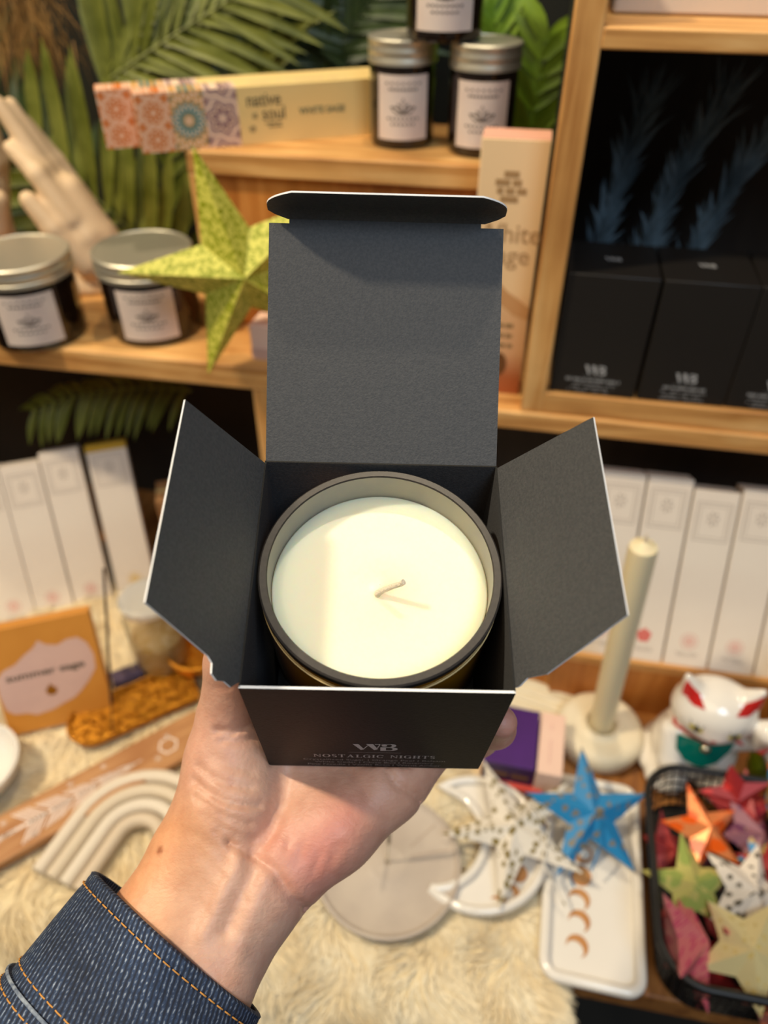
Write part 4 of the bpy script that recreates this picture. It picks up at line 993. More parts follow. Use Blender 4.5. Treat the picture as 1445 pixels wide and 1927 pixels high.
# ---- teal vase and a tan box in the dark behind the left row
t = thing('glass_vase', 'dark teal glass vase in the dark behind the left row of white boxes', 'vase', (-.205, .735, 0))
MB().lathe([(.0001, 0), (.03, 0), (.036, .01), (.040, .05), (.036, .085), (.026, .10), (.028, .112), (.024, .112), (.022, .10)], 40).build('body', 'teal_glass', t)
MB().lathe([(.0405, .048), (.041, .050), (.0405, .052)], 40).build('ridge', 'teal_glass', t)
t = thing('carton', 'plain tan card box behind the left row of white boxes', 'box', (-.247, .705, 0), R(12)); MB().box((0, .02, .055), (.05, .04, .11)).build('body', 'tan', t, bevel=.0006)
MB().box((0, .02, .1103), (.048, .006, .0006)).build('tape', 'cream_box', t)
# ---- orange box with the scalloped label
ob_ = thing('incense_box', 'orange card box with scalloped mauve label leaning back at the left edge', 'incense box', (-.377, .4415, ZR_), 0, rot=(-R(20), 0, R(16.6)))
wO, hO, dO = .102, .119, .015
MB().box((wO / 2, dO / 2, hO / 2), (wO, dO, hO)).build('carton', 'orange_card', ob_, bevel=.0006)
FMx = face_m((0, -.0002, 0), (1, 0, 0), (0, 0, 1))
out = [(.004, .030), (.010, .024), (.022, .022), (.030, .018), (.046, .020), (.056, .024), (.068, .028), (.076, .034), (.086, .044), (.095, .056), (.0965, .072), (.093, .086), (.086, .094), (.076, .094), (.066, .090), (.056, .093), (.050, .099), (.044, .092), (.034, .086), (.024, .078), (.012, .074), (.004, .066), (.002, .048)]
mb = MB(); c_ = (.05, .06); mb.add([(c_[0], c_[1], 0)] + [(a, b, 0) for a, b in out], [(0, 1 + k, 1 + (k + 1) % len(out)) for k in range(len(out))], FMx); lb = mb.build('label', 'mauve_print', ob_, smooth=0)
me = text_me('summer sage', .0125, 'CENTER', None, .0003); wd = max(v.co.x for v in me.vertices) * 2
me.transform(FMx @ Matrix.Translation((.049, .0640, .00015)) @ Matrix.Diagonal((.074 / wd, .8, 1, 1))); link('lettering', me, 'ink_dark', lb, smooth=0)
mb = MB(); mb.prism([(.0495 + .0055 * math.cos(a * .5236), .0415 + .0052 * math.sin(a * .5236) + (.003 if a == 3 else 0)) for a in range(12)], .0001, .0002, FMx); mb.build('drop_mark', 'gold', lb, smooth=0)
# ---- glass jar of resin, violet card, gold bowl
M['frosted'] = mat('frosted_plastic', (.85, .84, .80, 1), .4, trans=.6, ior=1.3)
t = thing('resin_jar', 'clear glass jar of golden resin grains behind the incense holder', 'jar', (-.243, .538, ZR_))
MB().lathe([(.0001, .0005), (.026, .0005), (.029, .004), (.029, .078), (.026, .086), (.026, .094), (.0245, .094), (.0245, .086), (.0275, .077), (.0275, .004), (.0001, .003)], 40).build('glass', 'glass', t)
MB().lathe([(.0001, .0035), (.0265, .0035), (.0268, .045), (.02, .052), (.008, .056), (.0001, .057)], 40).build('grains', 'grains', t, smooth=0)
MB().lathe([(.0001, .104), (.024, .104), (.028, .101), (.028, .0945), (.0001, .0945)], 40).build('lid', 'frosted', t)
t = thing('incense_packet', 'grey violet packet lying between the resin jar and the gold holder', 'packet', on(262, 1268, ZR_), R(28)); MB().box((0, 0, .005), (.055, .016, .010)).build('packet', 'navy', t, bevel=.001)
mb = MB(); dashes(mb, .04, 2, face_m((0, .003, .0102), (1, 0, 0), (0, 1, 0)), .0012, .004, seed=5); mb.build('print', 'goldpale', t, smooth=0)
gb = on(368, 1290, ZR_) + Vector((.0, .025, 0))
t = thing('gold_bowl', 'small hammered gold bowl beside the thumb, behind the left flap', 'bowl', gb)
MB().lathe([(.0001, 0), (.014, 0), (.016, .003), (.027, .016), (.030, .030), (.0285, .031), (.025, .017), (.014, .006), (.0001, .005)], 40).build('bowl', 'gold', t)
MB().lathe([(.0285, .0305), (.0305, .031), (.031, .033), (.029, .034), (.028, .0325)], 40).build('rim', 'gold', t)
# ---- gold incense holder and the stick in it
g0, g1 = Vector((-.316, .441, ZR_)), Vector((-.205, .507, ZR_)); gd = (g1 - g0); yawg = math.atan2(gd.y, gd.x); Lg = gd.length
t = thing('incense_holder', 'long gold incense holder with rounded end and pierced pattern, black stick in it', 'incense holder', (g0 + g1) / 2, yawg)
pl = [(-Lg / 2 + .025 + .025 * math.cos(R(90 + 15 * k)), .025 * math.sin(R(90 + 15 * k))) for k in range(13)] + [(Lg / 2 - .004 + .004 * math.cos(R(-90 + 22.5 * k)), (-.021 if k < 3 else .021) + .004 * math.sin(R(-90 + 22.5 * k))) for k in range(9)]
MB().prism(pl, 0, .007).build('base', 'gold', t, bevel=.001)
mb = MB(); ring = pl + [pl[0]]; mb.tube([(x, y, .0085) for x, y in ring], .0022, 6, cap=False); mb.build('raised_rim', 'gold', t, smooth=60)
mb = MB(); q = random.Random(4)
for k in range(95):
    x = -Lg / 2 + .012 + (Lg - .022) * q.random(); y = q.uniform(-.019, .019)
    if (x + Lg / 2) < .022 and abs(y) > .010: continue
    rr = q.uniform(.0016, .0034); mb.tube([(x + rr * math.cos(a * .7854), y + rr * math.sin(a * .7854), .0074) for a in range(9)], .0007, 5, cap=False)
mb.build('filigree', 'gold', t, smooth=60)
sb_ = on(212, 1376, ZR_ + .008); stp = at(195, 1070, sb_.y + .052)
t = thing('incense_stick', 'dark incense stick standing upright in the gold holder', 'incense stick', sb_); mb = MB(); vv = stp - sb_
mb.tube([(0, 0, 0), tuple(vv * .25)], .0007, 8); mb.build('wooden_core', 'stick', t); MB().tube([tuple(vv * .2), tuple(vv * .6), tuple(vv)], [.0014, .0014, .0013], 8).build('coating', 'stick', t)
# ---- feather tray
f0, f1 = Vector((-.426, .2690, ZR_)), Vector((-.180, .4490, ZR_)); fd = f1 - f0; yawf = math.atan2(fd.y, fd.x); Lf = fd.length
t = thing('incense_tray', 'long brown wooden incense tray with white feather and star drawing', 'incense tray', (f0 + f1) / 2, yawf)
MB().box((0, 0, .005), (Lf, .046, .010)).build('board', 'feather_wood', t, bevel=.0015)
FMx = face_m((0, 0, .0102), (1, 0, 0), (0, 1, 0)); mb = MB()
def feather(x0, x1, w_):
    L_ = x1 - x0; mb.add([(x0, -.0016, 0), (x1, -.0004, 0), (x1, .0004, 0), (x0, .0016, 0)], [(0, 1, 2, 3)], FMx)
    for k in range(30):
        u = .18 + .8 * k / 30; x = x0 + L_ * u
        if k % 7 == 5: continue
        for sd_ in (-1, 1): mb.add([(x, 0, 0), (x + .0018, 0, 0), (x - .012 + .0005, sd_ * w_ * (1.15 - u), 0), (x - .0125, sd_ * w_ * (1.15 - u) * .95, 0)], [(0, 1, 2, 3)] if sd_ < 0 else [(3, 2, 1, 0)], FMx)
feather(-.045, .085, .018); feather(-.158, -.035, .017)
for cx_, cy_ in ((-.042, .013), (-.022, -.014), (.052, .015), (.098, -.008), (-.09, -.013), (.115, .010), (.020, .015)):
    for k in range(8): a = k * math.pi / 4; mb.add([(cx_ - .0004 * math.sin(a), cy_ + .0004 * math.cos(a), 0), (cx_ + .0004 * math.sin(a), cy_ - .0004 * math.cos(a), 0), (cx_ + .0045 * math.cos(a), cy_ + .0045 * math.sin(a), 0)], [(0, 1, 2)], FMx)
for k in range(6):
    a0, a1 = k * math.pi / 3, (k + 1) * math.pi / 3; mb.add([(.112 + .010 * math.cos(a0), .010 * math.sin(a0), 0), (.112 + .010 * math.cos(a1), .010 * math.sin(a1), 0), (.112 + .008 * math.cos(a1), .008 * math.sin(a1), 0), (.112 + .008 * math.cos(a0), .008 * math.sin(a0), 0)], [(0, 1, 2, 3)], FMx)
mb.build('feather_drawing', 'white_print', t, smooth=0)
# ---- rainbow arch
rb = on(262, 1590, ZR_)
t = thing('arch_ornament', 'cream ceramic rainbow arch lying flat between the feather tray and the sleeve', 'ornament', rb, R(-22))
for k in range(4):
    rr = .064 - .0145 * k; pts = [(-rr, -.055, .0065), (-rr, -.025, .0065)] + [(-rr * math.cos(R(10 * j)), rr * math.sin(R(10 * j)), .0065) for j in range(19)] + [(rr, -.025, .0065), (rr, -.055, .0065)]
    q = MB().tube(pts, .0066, 10).build('arch_band', mat('arch_cream_%d' % k, srgb(*((230, 218, 200), (222, 208, 186), (232, 222, 206), (220, 204, 182))[k]), .45), t, smooth=60)
# ---- white bowl at the left edge
wb = on(-38, 1470, ZR_)
t = thing('white_bowl', 'white ceramic bowl cut off by the left picture edge', 'bowl', wb)
MB().lathe([(.0001, 0), (.024, 0), (.028, .002), (.038, .012), (.044, .026), (.0445, .032), (.042, .0325), (.040, .027), (.034, .013), (.02, .006), (.0001, .005)], 48).build('bowl', 'white_gloss', t, smooth=60)
MB().lathe([(.024, .0), (.025, -.0015), (.021, -.0015), (.02, .0)], 48).build('foot_ring', 'white_gloss', t)
# ---- grey round incense plate with stick
gp_ = on(729, 1632, ZR_)
t = thing('incense_plate', 'round warm grey incense plate on the sheepskin under the hand', 'plate', gp_)
MB().lathe([(.0001, 0), (.058, 0), (.0625, .003), (.064, .008), (.0635, .0105), (.0615, .0110), (.0600, .0095), (.0585, .0078), (.0570, .0072), (.0180, .0070), (.0160, .0078), (.0140, .0082), (.0110, .0078), (.0050, .0092), (.0028, .0092), (.0024, .006), (.0001, .006)], 72).build('dish', 'grey_cer', t, smooth=50)
mb = MB(); mb.add([(.020, .006, .0073), (.056, .012, .0075), (.056, .0126, .0075), (.020, .0066, .0073)], [(0, 1, 2, 3)]); mb.add([(.020, .014, .0073), (.045, .036, .0075), (.0447, .0365, .0075), (.0198, .0145, .0073)], [(0, 1, 2, 3)]); mb.build('hairline', mat('grey_line', srgb(166, 140, 118), .6), t, smooth=0)
t = thing('incense_stick', 'pale incense stick standing in the round grey plate', 'incense stick', gp_ + Vector((0, 0, .0075)), 0)
MB().tube([(0, 0, 0), (.001, .002, .035)], .0008, 8).build('wooden_core', 'cream_matte', t); MB().tube([(.001, .002, .033), (.003, .006, .145)], .0016, 8).build('coating', mat('grey_incense', srgb(150, 134, 112), .8), t)
# ---- crescent dish
def shape_dish(name, label, cat, c, rz, outline, m, depth=.011, rim=.0042, group=None):
    t = thing(name, label, cat, c, rz, group)
    MB().prism(outline, 0, .004).build('base', m, t)
    pts = [(x, y, .0065) for x, y in outline] + [(outline[0][0], outline[0][1], .0065)]
    MB().tube(pts, rim, 10, cap=False).build('raised_rim', m, t, smooth=70)
    return t
def crescent_px(t, lst, zz, r_, rz_=0):
    mb = MB(); Mi = (Matrix.Translation(t.location) @ Euler(t.rotation_euler).to_matrix().to_4x4()).inverted()
    for (px, py, typ, ro) in lst:
        c = Mi @ on(px, py, t.location.z + zz); c.z = zz
        if typ == 'full': pl_ = [(r_ * math.cos(R(20 * k)), r_ * math.sin(R(20 * k))) for k in range(18)]; mb.prism(pl_, 0, .0001, Matrix.Translation(c))
        elif typ == 'ring':
            for k in range(18):
                a0, a1 = R(20 * k), R(20 * k + 20); mb.add([(r_ * math.cos(a0), r_ * math.sin(a0), 0), (r_ * math.cos(a1), r_ * math.sin(a1), 0), (r_ * .55 * math.cos(a1) + r_ * .2, r_ * .55 * math.sin(a1), 0), (r_ * .55 * math.cos(a0) + r_ * .2, r_ * .55 * math.sin(a0), 0)], [(0, 1, 2, 3)], Matrix.Translation(c) @ Matrix.Rotation(R(ro), 4, 'Z'))
        else:
            n = 16
            for k in range(n):
                u0, u1 = k / n * 2 - 1, (k + 1) / n * 2 - 1
                f = lambda u: (r_ * math.cos(R(132 * u)), r_ * math.sin(R(132 * u)), 0); g = lambda u: (-.40 * r_ + .70 * r_ * math.cos(R(112 * u)), .80 * r_ * math.sin(R(112 * u)), 0)
                mb.add([f(u0), f(u1), g(u1), g(u0)], [(0, 1, 2, 3)], Matrix.Translation(c) @ Matrix.Rotation(R(ro), 4, 'Z'))
    return mb.build('moon_phases', 'copper', t, smooth=0)
oc = Vector((.083, .330)); Ro = .060; ic = Vector((.043, .336)); Ri = .0475
dd = ic - oc; D_ = dd.length; a_ = (Ro ** 2 - Ri ** 2 + D_ ** 2) / (2 * D_); hh = math.sqrt(Ro ** 2 - a_ ** 2); un = dd.normalized(); pm = oc + un * a_; pp = Vector((-un.y, un.x))
t1, t2 = pm + pp * hh, pm - pp * hh
A0 = math.atan2((t1 - oc).y, (t1 - oc).x); A1 = math.atan2((t2 - oc).y, (t2 - oc).x)
if A0 < A1: A0 += 2 * math.pi
outl = []
lo_, hi_ = sorted((A0, A1))
span = [A1 + (A0 - A1) * k / 30 for k in range(31)]
midp = oc + Vector((math.cos(span[15]), math.sin(span[15]))) * Ro
if midp.x < oc.x: span = [A0 + (A1 + 2 * math.pi - A0) * k / 30 for k in range(31)]
outl = [oc + Vector((math.cos(a), math.sin(a))) * Ro for a in span]
B0 = math.atan2((outl[-1] - ic).y, (outl[-1] - ic).x); B1 = math.atan2((outl[0] - ic).y, (outl[0] - ic).x)
inn = [ic + Vector((math.cos(B0 + (B1 - B0) * k / 20), math.sin(B0 + (B1 - B0) * k / 20))) * Ri for k in range(1, 20)]
allp = outl + inn; cen = Vector((.10, .33))
cd_ = shape_dish('crescent_dish', 'white glazed crescent moon dish with gold moon phases on the sheepskin', 'dish', (cen.x, cen.y, ZR_), 0, [(p.x - cen.x, p.y - cen.y) for p in allp], 'white_gloss')
crescent_px(cd_, [(975, 1643, 'full', 0), (960, 1680, 'c', 20), (937, 1704, 'c', 10)], .0044, .0082)
# ---- rectangular moon tray
tc_ = Vector((.1825, .3045, ZR_ - .0085)); tyaw = R(-12)
tr = shape_dish('moon_tray', 'white glazed rectangular tray with a row of copper moon phases', 'tray', tc_, tyaw, rrect(.076, .176, .012), 'white_gloss', rim=.0048)
crescent_px(tr, [(1096, 1606, 'ring', 0), (1093, 1648, 'full', 0), (1090, 1692, 'c', 60), (1090, 1733, 'c', 60), (1086, 1780, 'c', 60)], .0044, .0092)
# ---- purple, pink and coral boxes
t = thing('card_box', 'flat coral card box lying under the purple box', 'box', on(905, 1478, ZR_ - .006), R(-13)); MB().box((.028, .030, .004), (.058, .060, .008)).build('carton', 'coral', t, bevel=.0006)
mb = MB(); dashes(mb, .04, 1, face_m((.028, .010, .0082), (1, 0, 0), (0, 1, 0)), .0016, .003, seed=6); mb.build('print', 'pinkpale', t, smooth=0)
pb_ = on(903, 1462, ZR_ + .003)
t = thing('card_box', 'purple card box with gold lettering, stacked on the coral box', 'box', pb_, R(-13)); MB().box((.0245, .034, .0145), (.049, .066, .027)).build('carton', 'purple', t, bevel=.0008)
FMx = face_m((.0245, .0009, .015), (1, 0, 0), (0, 0, 1)); mb = MB(); mb.add([(-.0243, -.0135, 0), (.0243, -.0135, 0), (.0243, .0115, 0), (-.0243, .0115, 0)], [(0, 1, 2, 3)], FMx); mb.build('spine', 'purple_dark', t, smooth=0)
mb = MB(); dashes(mb, .040, 1, FMx @ Matrix.Translation((0, -.006, .0003)), .0062, .008, seed=15, fill=1); mb.build('gold_lettering', mat('dull_gold_print', srgb(120, 84, 50), .5), t, smooth=0)
pk_ = pb_ + Matrix.Rotation(R(-13), 3, 'Z') @ Vector((.0498, 0, 0))
t = thing('card_box', 'pale pink card box standing beside the purple box', 'box', pk_ + Vector((0, 0, -.0095 - .0092)), R(-13)); MB().box((.0125, .034, .0235), (.0235, .068, .046)).build('carton', 'pink_card', t, bevel=.0008)
mb = MB(); dashes(mb, .05, 1, face_m((.0125, .034, .0467), (0, 1, 0), (-1, 0, 0)), .002, .004, seed=16); mb.build('print', 'pinkpale', t, smooth=0)
# ---- cream ridged tray, candlestick, taper
r0, r1 = on(935, 1303, .001), on(1078, 1352, .001); rd = r1 - r0
t = thing('ridged_tray', 'cream ridged ceramic tray behind the purple box, running to the candlestick', 'tray', (r0 + r1) / 2, math.atan2(rd.y, rd.x)); Lr = rd.length + .02
MB().prism(rrect(Lr, .050, .010), 0, .010).build('base', 'cream_matte', t, bevel=.002)
mb = MB()
for k in range(4): mb.tube([(-Lr / 2 + .008, -.0165 + .011 * k, .0105), (0, -.0165 + .011 * k, .0112), (Lr / 2 - .008, -.0165 + .011 * k, .0105)], .0030, 8)
mb.build('ridges', 'cream_matte', t, smooth=60)
cs_ = on(1124, 1402, .0005); cs_.y += .006
t = thing('candlestick', 'round cream ceramic candlestick base on the bare table holding the taper', 'candlestick', cs_)
MB().lathe([(.0001, 0), (.036, 0), (.041, .003), (.0435, .010), (.0435, .019), (.041, .025), (.036, .0275), (.026, .0272), (.0205, .026), (.0185, .0275), (.0165, .0290), (.0150, .0275), (.0138, .022), (.0001, .022)], 56).build('base', 'cream_matte', t, smooth=60)
MB().lathe([(.0165, .0292), (.0172, .0300), (.0160, .0308), (.0148, .0300)], 40).build('socket_ring', 'cream_matte', t, smooth=60)
t = thing('taper_candle', 'tall cream taper candle standing in the round candlestick', 'candle', cs_ + Vector((0, 0, .0222)), 0, rot=(0, R(-2.5), 0))
MB().lathe([(.0001, 0), (.0112, 0), (.0118, .004), (.0118, .246), (.0110, .2500), (.0070, .2515), (.0030, .2545), (.0001, .2555)], 32).build('wax_body', 'candle_cream', t, smooth=50)
MB().tube([(0, 0, .252), (.0006, 0, .2600), (.0002, .0006, .2625)], [.0014, .0012, .0009], 8).build('wick', 'wick', t)
# ================================================================== lucky cat
ct = thing('lucky_cat', 'white glazed beckoning cat figurine with red collar and teal bib', 'figurine', (.3035, .4230, .0005), R(-16)); ct.scale = (1, 1, .93)
def cat(X, Y, Z):
    D = ell(X, Y, Z, (0, .004, .030), (.041, .038, .036)); D = smin(D, ell(X, Y, Z, (0, .002, .060), (.033, .030, .032)), .012)
    D = smin(D, ell(X, Y, Z, (0, -.006, .106), (.0375, .031, .0300)), .005)
    D = smin(D, ell(X, Y, Z, (0, -.030, .098), (.012, .008, .0075)), .006)
    for s_ in (-1, 1):
        D = smin(D, caps(X, Y, Z, (s_ * .0205, -.006, .122), (s_ * .0320, -.008, .1475), .0150, .0030), .006)
        D = smin(D, ell(X, Y, Z, (s_ * .026, -.026, .012), (.017, .022, .012)), .008)
    D = smin(D, chain(X, Y, Z, [(-.026, -.012, .066), (-.024, -.030, .040), (-.016, -.036, .016)], [.0135, .0115, .0115], None, .003), .005)
    D = smin(D, chain(X, Y, Z, [(.028, -.006, .066), (.043, -.012, .082), (.0465, -.020, .106)], [.0125, .0110, .0118], None, .003), .004)
    D = smin(D, chain(X, Y, Z, [(-.030, .022, .014), (-.043, .006, .012), (-.040, -.016, .010)], [.010, .009, .008], None, .003), .004)
    return np.maximum(D, -Z)
V, Fq = surface_nets(cat, (-.062, -.060, -.003), (.066, .052, .156), .0019); V = relax(V, Fq, 2)
body = arr_mesh('body', V, Fq, 'white_gloss', ct)
def snap(x, z):                              # a point of the front surface of the cat
    ys = np.arange(-.058, 0, .0004, dtype=np.float32); d = cat(np.full_like(ys, x), ys, np.full_like(ys, z)); k = np.argmax(d < 0); return float(ys[k])
def decal(name, pts, m, off=.0007, parent=ct, n=1):
    cx_ = sum(p[0] for p in pts) / len(pts); cz_ = sum(p[1] for p in pts) / len(pts); L_ = 4; rings_ = []
    for j in range(L_ + 1): rings_.append([(cx_ + (x - cx_) * j / L_, snap(cx_ + (x - cx_) * j / L_, cz_ + (z - cz_) * j / L_) - off, cz_ + (z - cz_) * j / L_) for x, z in pts])
    mb = MB(); N_ = len(pts); mb.add([p for rg in rings_ for p in rg], [(j * N_ + k, j * N_ + (k + 1) % N_, (j + 1) * N_ + (k + 1) % N_, (j + 1) * N_ + k) for j in range(L_) for k in range(N_)])
    return mb.build(name, m, parent, smooth=80)
for s_ in (-1, 1):
    decal('ear_lining', [(s_ * .0130, .1270), (s_ * .0230, .1255), (s_ * .0330, .1280), (s_ * .0335, .1380), (s_ * .0322, .1465), (s_ * .0270, .1415), (s_ * .0190, .1350)], 'red', .0012)
    ey = decal('eye', [(s_ * .0165 + .0062 * math.cos(R(30 * k)), .1075 + (.0030 if 0 < k < 6 else .0042) * math.sin(R(30 * k)) - s_ * s_ * .0) for k in range(12)], 'yellow')
    decal('pupil', [(s_ * .0160 + .0026 * math.cos(R(45 * k)), .1078 + .0034 * math.sin(R(45 * k))) for k in range(8)], 'black', .0013, ey)
    for k in range(3): decal('eyelash', [(s_ * (.0165 + .0045 * (k - 1)) - .0004, .1110), (s_ * (.0165 + .0045 * (k - 1)) + .0004, .1110), (s_ * (.0168 + .0065 * (k - 1)), .1160)], 'black', .0010, ey)
decal('nose', [(-.0030, .1010), (.0030, .1010), (0, .0978)], 'red'); decal('mouth', [(-.006, .0948), (0, .0962), (.006, .0948), (0, .0952)], 'red')
decal('bib', [(-.0260, .0765), (-.012, .0755), (0, .0750), (.012, .0755), (.0260, .0765), (.0240, .0640), (.0150, .0520), (.004, .0460), (-.004, .0460), (-.0150, .0520), (-.0240, .0640)], 'teal', .0016)
mb = MB(); pts = []
for k in range(49):
    a = R(7.5 * k); dx_, dy_ = math.cos(a), math.sin(a); rr = np.arange(.015, .06, .0004, dtype=np.float32); d = cat(rr * dx_, rr * dy_ - .002, np.full_like(rr, .0795)); i_ = int(np.argmax(d > 0)); pts.append((float(rr[i_]) * dx_, float(rr[i_]) * dy_ - .002, .0795 - .002 * (1 if dy_ < 0 else 0)))
mb.tube(pts, .0027, 8, cap=False); mb.build('collar', 'red', ct, smooth=60)
MB().ball((0, snap(0, .0735) - .004, .0725), .0048, 16).build('bell', mat('bell_metal', srgb(210, 200, 170), .15, metal=1), ct, smooth=80)
# ---- second white figure, cut by the picture edge
wf = at(1452, 1400, .40)
t = thing('ceramic_figurine', 'white glazed figurine with a green foot, cut off by the right picture edge', 'figurine', (.395, .405, .0005))
MB().lathe([(.0001, .03), (.030, .03), (.034, .045), (.032, .075), (.022, .100), (.016, .120), (.019, .135), (.026, .152), (.027, .170), (.022, .188), (.010, .198), (.0001, .200)], 40).build('body', 'white_gloss', t, smooth=70)
MB().lathe([(.0001, 0), (.030, 0), (.036, .004), (.037, .022), (.032, .0315), (.0001, .0315)], 40).build('foot', 'green_base', t)
MB().ball((-.034, -.012, .066), (.012, .012, .016), 16).build('paw', 'white_gloss', t, smooth=80)
# ================================================================== paper stars
def star_mat(name, c1, c2=None, scale=60, rough=.45, lines=None, metal=0, edge=.5):
    s = NT(name); b = s.b; b.inputs['Roughness'].default_value = rough; b.inputs['Base Color'].default_value = c1
    if c2:
        tc = s.new('ShaderNodeTexCoord'); mp = s.new('ShaderNodeMapping'); s.ln(tc, 'Object', mp, 'Vector')
        if lines: mp.inputs['Scale'].default_value = lines
        v = s.new('ShaderNodeTexVoronoi', Scale=scale); v.feature = 'F1'; s.ln(mp, 'Vector', v, 'Vector')
        n = s.new('ShaderNodeTexNoise', Scale=scale * .8, Detail=3, Distortion=1.5); s.ln(mp, 'Vector', n, 'Vector')
        m_ = s.new('ShaderNodeMath', operation='ADD'); s.ln(v, 'Distance', m_, 0); s.ln(n, 'Fac', m_, 1)
        rp = s.new('ShaderNodeValToRGB'); e = rp.color_ramp.elements; e[0].position = edge + .22; e[0].color = c1; e[1].position = edge + .30; e[1].color = c2
        s.ln(m_, 'Value', rp, 'Fac'); s.ln(rp, 'Color', b, 'Base Color')
        if metal:
            r2 = s.new('ShaderNodeValToRGB'); r2.color_ramp.elements[0].position = edge + .22; r2.color_ramp.elements[1].position = edge + .30; r2.color_ramp.elements[1].color = (metal,) * 3 + (1,)
            s.ln(m_, 'Value', r2, 'Fac'); s.ln(r2, 'Color', b, 'Metallic')
    return s.m
SM = dict(lime=star_mat('lime_paper', srgb(142, 148, 12), srgb(206, 200, 84), 260, .5, edge=.72), white=star_mat('white_flower_paper', srgb(134, 116, 62), srgb(236, 228, 214), 120, .5, edge=.60),
          blue=star_mat('blue_paper', srgb(124, 118, 104), srgb(34, 130, 186), 100, .45, edge=.56), orange=star_mat('orange_paper', srgb(236, 96, 22), srgb(244, 150, 90), 60, .3, metal=.3, edge=.7),
          red=star_mat('red_paper', srgb(196, 44, 40), srgb(150, 30, 32), 70, .5), darkred=star_mat('dark_red_paper', srgb(132, 26, 42), srgb(170, 60, 60), 80, .5), magenta=star_mat('magenta_paper', srgb(190, 52, 92), srgb(206, 110, 110), 60, .5, (1, 8, 1), edge=.6),
          green=star_mat('pale_green_paper', srgb(150, 166, 84), srgb(206, 200, 118), 70, .4, metal=.3, edge=.72), gold=star_mat('cream_gold_paper', srgb(222, 196, 120), srgb(250, 232, 170), 130, .35, metal=.35, edge=.5),
          plum=star_mat('plum_paper', srgb(112, 62, 92), srgb(150, 100, 110), 60, .5, edge=.6), ink=star_mat('white_paper_black_flowers', srgb(84, 74, 56), srgb(228, 216, 200), 120, .55, edge=.52), rust=star_mat('rust_paper', srgb(196, 84, 24), srgb(120, 44, 20), 110, .5, edge=.55), sky=star_mat('sky_blue_paper', srgb(60, 140, 190), srgb(190, 160, 100), 90, .45, edge=.62))
def star(label, c, Rr, m, rot, ri=.42, th=.17, group=None, strings=None, phase=90, name='paper_star', seed=0):
    t = thing(name, label, 'paper star', c, 0, group, rot=rot)
    q = random.Random(seed); pts = []
    for k in range(10):
        a = R(phase + 36 * k); r_ = Rr * (1 if k % 2 == 0 else ri) * q.uniform(.97, 1.03); pts.append((r_ * math.cos(a), r_ * math.sin(a), 0))
    for sgn, nm in ((1, 'front_folds'), (-1, 'back_folds')):
        mb = MB(); apex = (0, 0, sgn * th * Rr)
        # each arm has a raised ridge from the centre to its tip
        mb.add(pts + [apex], [((k, (k + 1) % 10, 10) if sgn > 0 else (10, (k + 1) % 10, k)) for k in range(10)])
        mb.build(nm, SM[m], t, smooth=0)
    if strings:
        mb = MB()
        for st in strings: mb.tube(st, .0009, 6)
        mb.build('hanging_thread', SM[m], t, smooth=60)
    return t
# the lime star leans on the jar at the shelf edge
gs = at(447, 506, .6150)
star('large lime green paper star standing at the edge of the left shelf', gs, .0960, 'lime', (R(84), 0, R(20)), ri=.36, th=.30, phase=102)
star('white paper star with brown flower print lying on the crescent dish', on(968, 1562, .043), .066, 'white', (R(10), R(-6), 0), ri=.33, th=.22, phase=108, strings=[[(0, 0, .014), (.012, .02, .016), (.03, .0, .010), (.02, -.03, .006), (.035, -.06, -.010)]], seed=2)
star('blue paper star with worn print lying on the moon tray', on(1110, 1533, .050), .060, 'blue', (R(22), R(4), 0), ri=.36, th=.22, phase=92, strings=[[(0, 0, .013), (-.006, -.01, .012), (-.014, -.022, .006), (-.018, -.05, -.014), (-.008, -.066, -.026)], [(0, 0, .013), (.006, -.008, .012), (.002, -.03, .008), (-.004, -.045, .002)]], seed=3)
# ---- wire basket
BWd, BHt = .30, .058
bf, bb, bl_ = on(1330, 1862, BHt), on(1330, 1452, BHt), on(1232, 1650, BHt)
BDp = (bb - bf).dot(NY); mid_ = (bf + bb) / 2
bo = mid_ + DX * ((bl_ - mid_).dot(DX)); bo.z = .0005
bk = thing('wire_basket', 'black wire basket full of coloured paper stars, cut by the right picture edge', 'basket', bo, YAW)
def bpt(fr_, z):                             # point on the basket wall, z 0..1
    tpr = .94 + .06 * z; o_ = rrect(BWd * tpr, BDp * tpr, .034 * tpr, 10); n_ = len(o_); u = (fr_ % 1) * n_; i_ = int(u); a_, b_ = o_[i_], o_[(i_ + 1) % n_]; w_ = u - i_
    return (BWd / 2 + a_[0] * (1 - w_) + b_[0] * w_, a_[1] * (1 - w_) + b_[1] * w_, .003 + z * (BHt - .004))
def loop_z(z): return [(BWd / 2 + x, y, .003 + z * (BHt - .004)) for x, y in (lambda o_: o_ + [o_[0]])(rrect(BWd * (.94 + .06 * z), BDp * (.94 + .06 * z), .034 * (.94 + .06 * z), 10))]
MB().tube(loop_z(1), .0034, 8, cap=False).build('rim', 'black_wire', bk, smooth=60)
mb = MB()
for z in (0, .2, .4, .6, .8): mb.tube(loop_z(z), .0009, 5, cap=False)
per_ = loop_z(1); 
lens = [0]
for a_, b_ in zip(per_, per_[1:]): lens.append(lens[-1] + math.dist(a_, b_))
lo0 = loop_z(0)
def along(lp, s_):
    for i_ in range(len(lens) - 1):
        if lens[i_ + 1] >= s_: w_ = (s_ - lens[i_]) / max(1e-9, lens[i_ + 1] - lens[i_]); return Vector(lp[i_]).lerp(Vector(lp[i_ + 1]), w_)
    return Vector(lp[-1])
nW = 130
for k in range(nW): mb.tube([along(lo0, lens[-1] * k / nW), along(per_, lens[-1] * k / nW)], .0008, 4)
mb.build('wire_mesh', 'black_wire', bk, smooth=60)
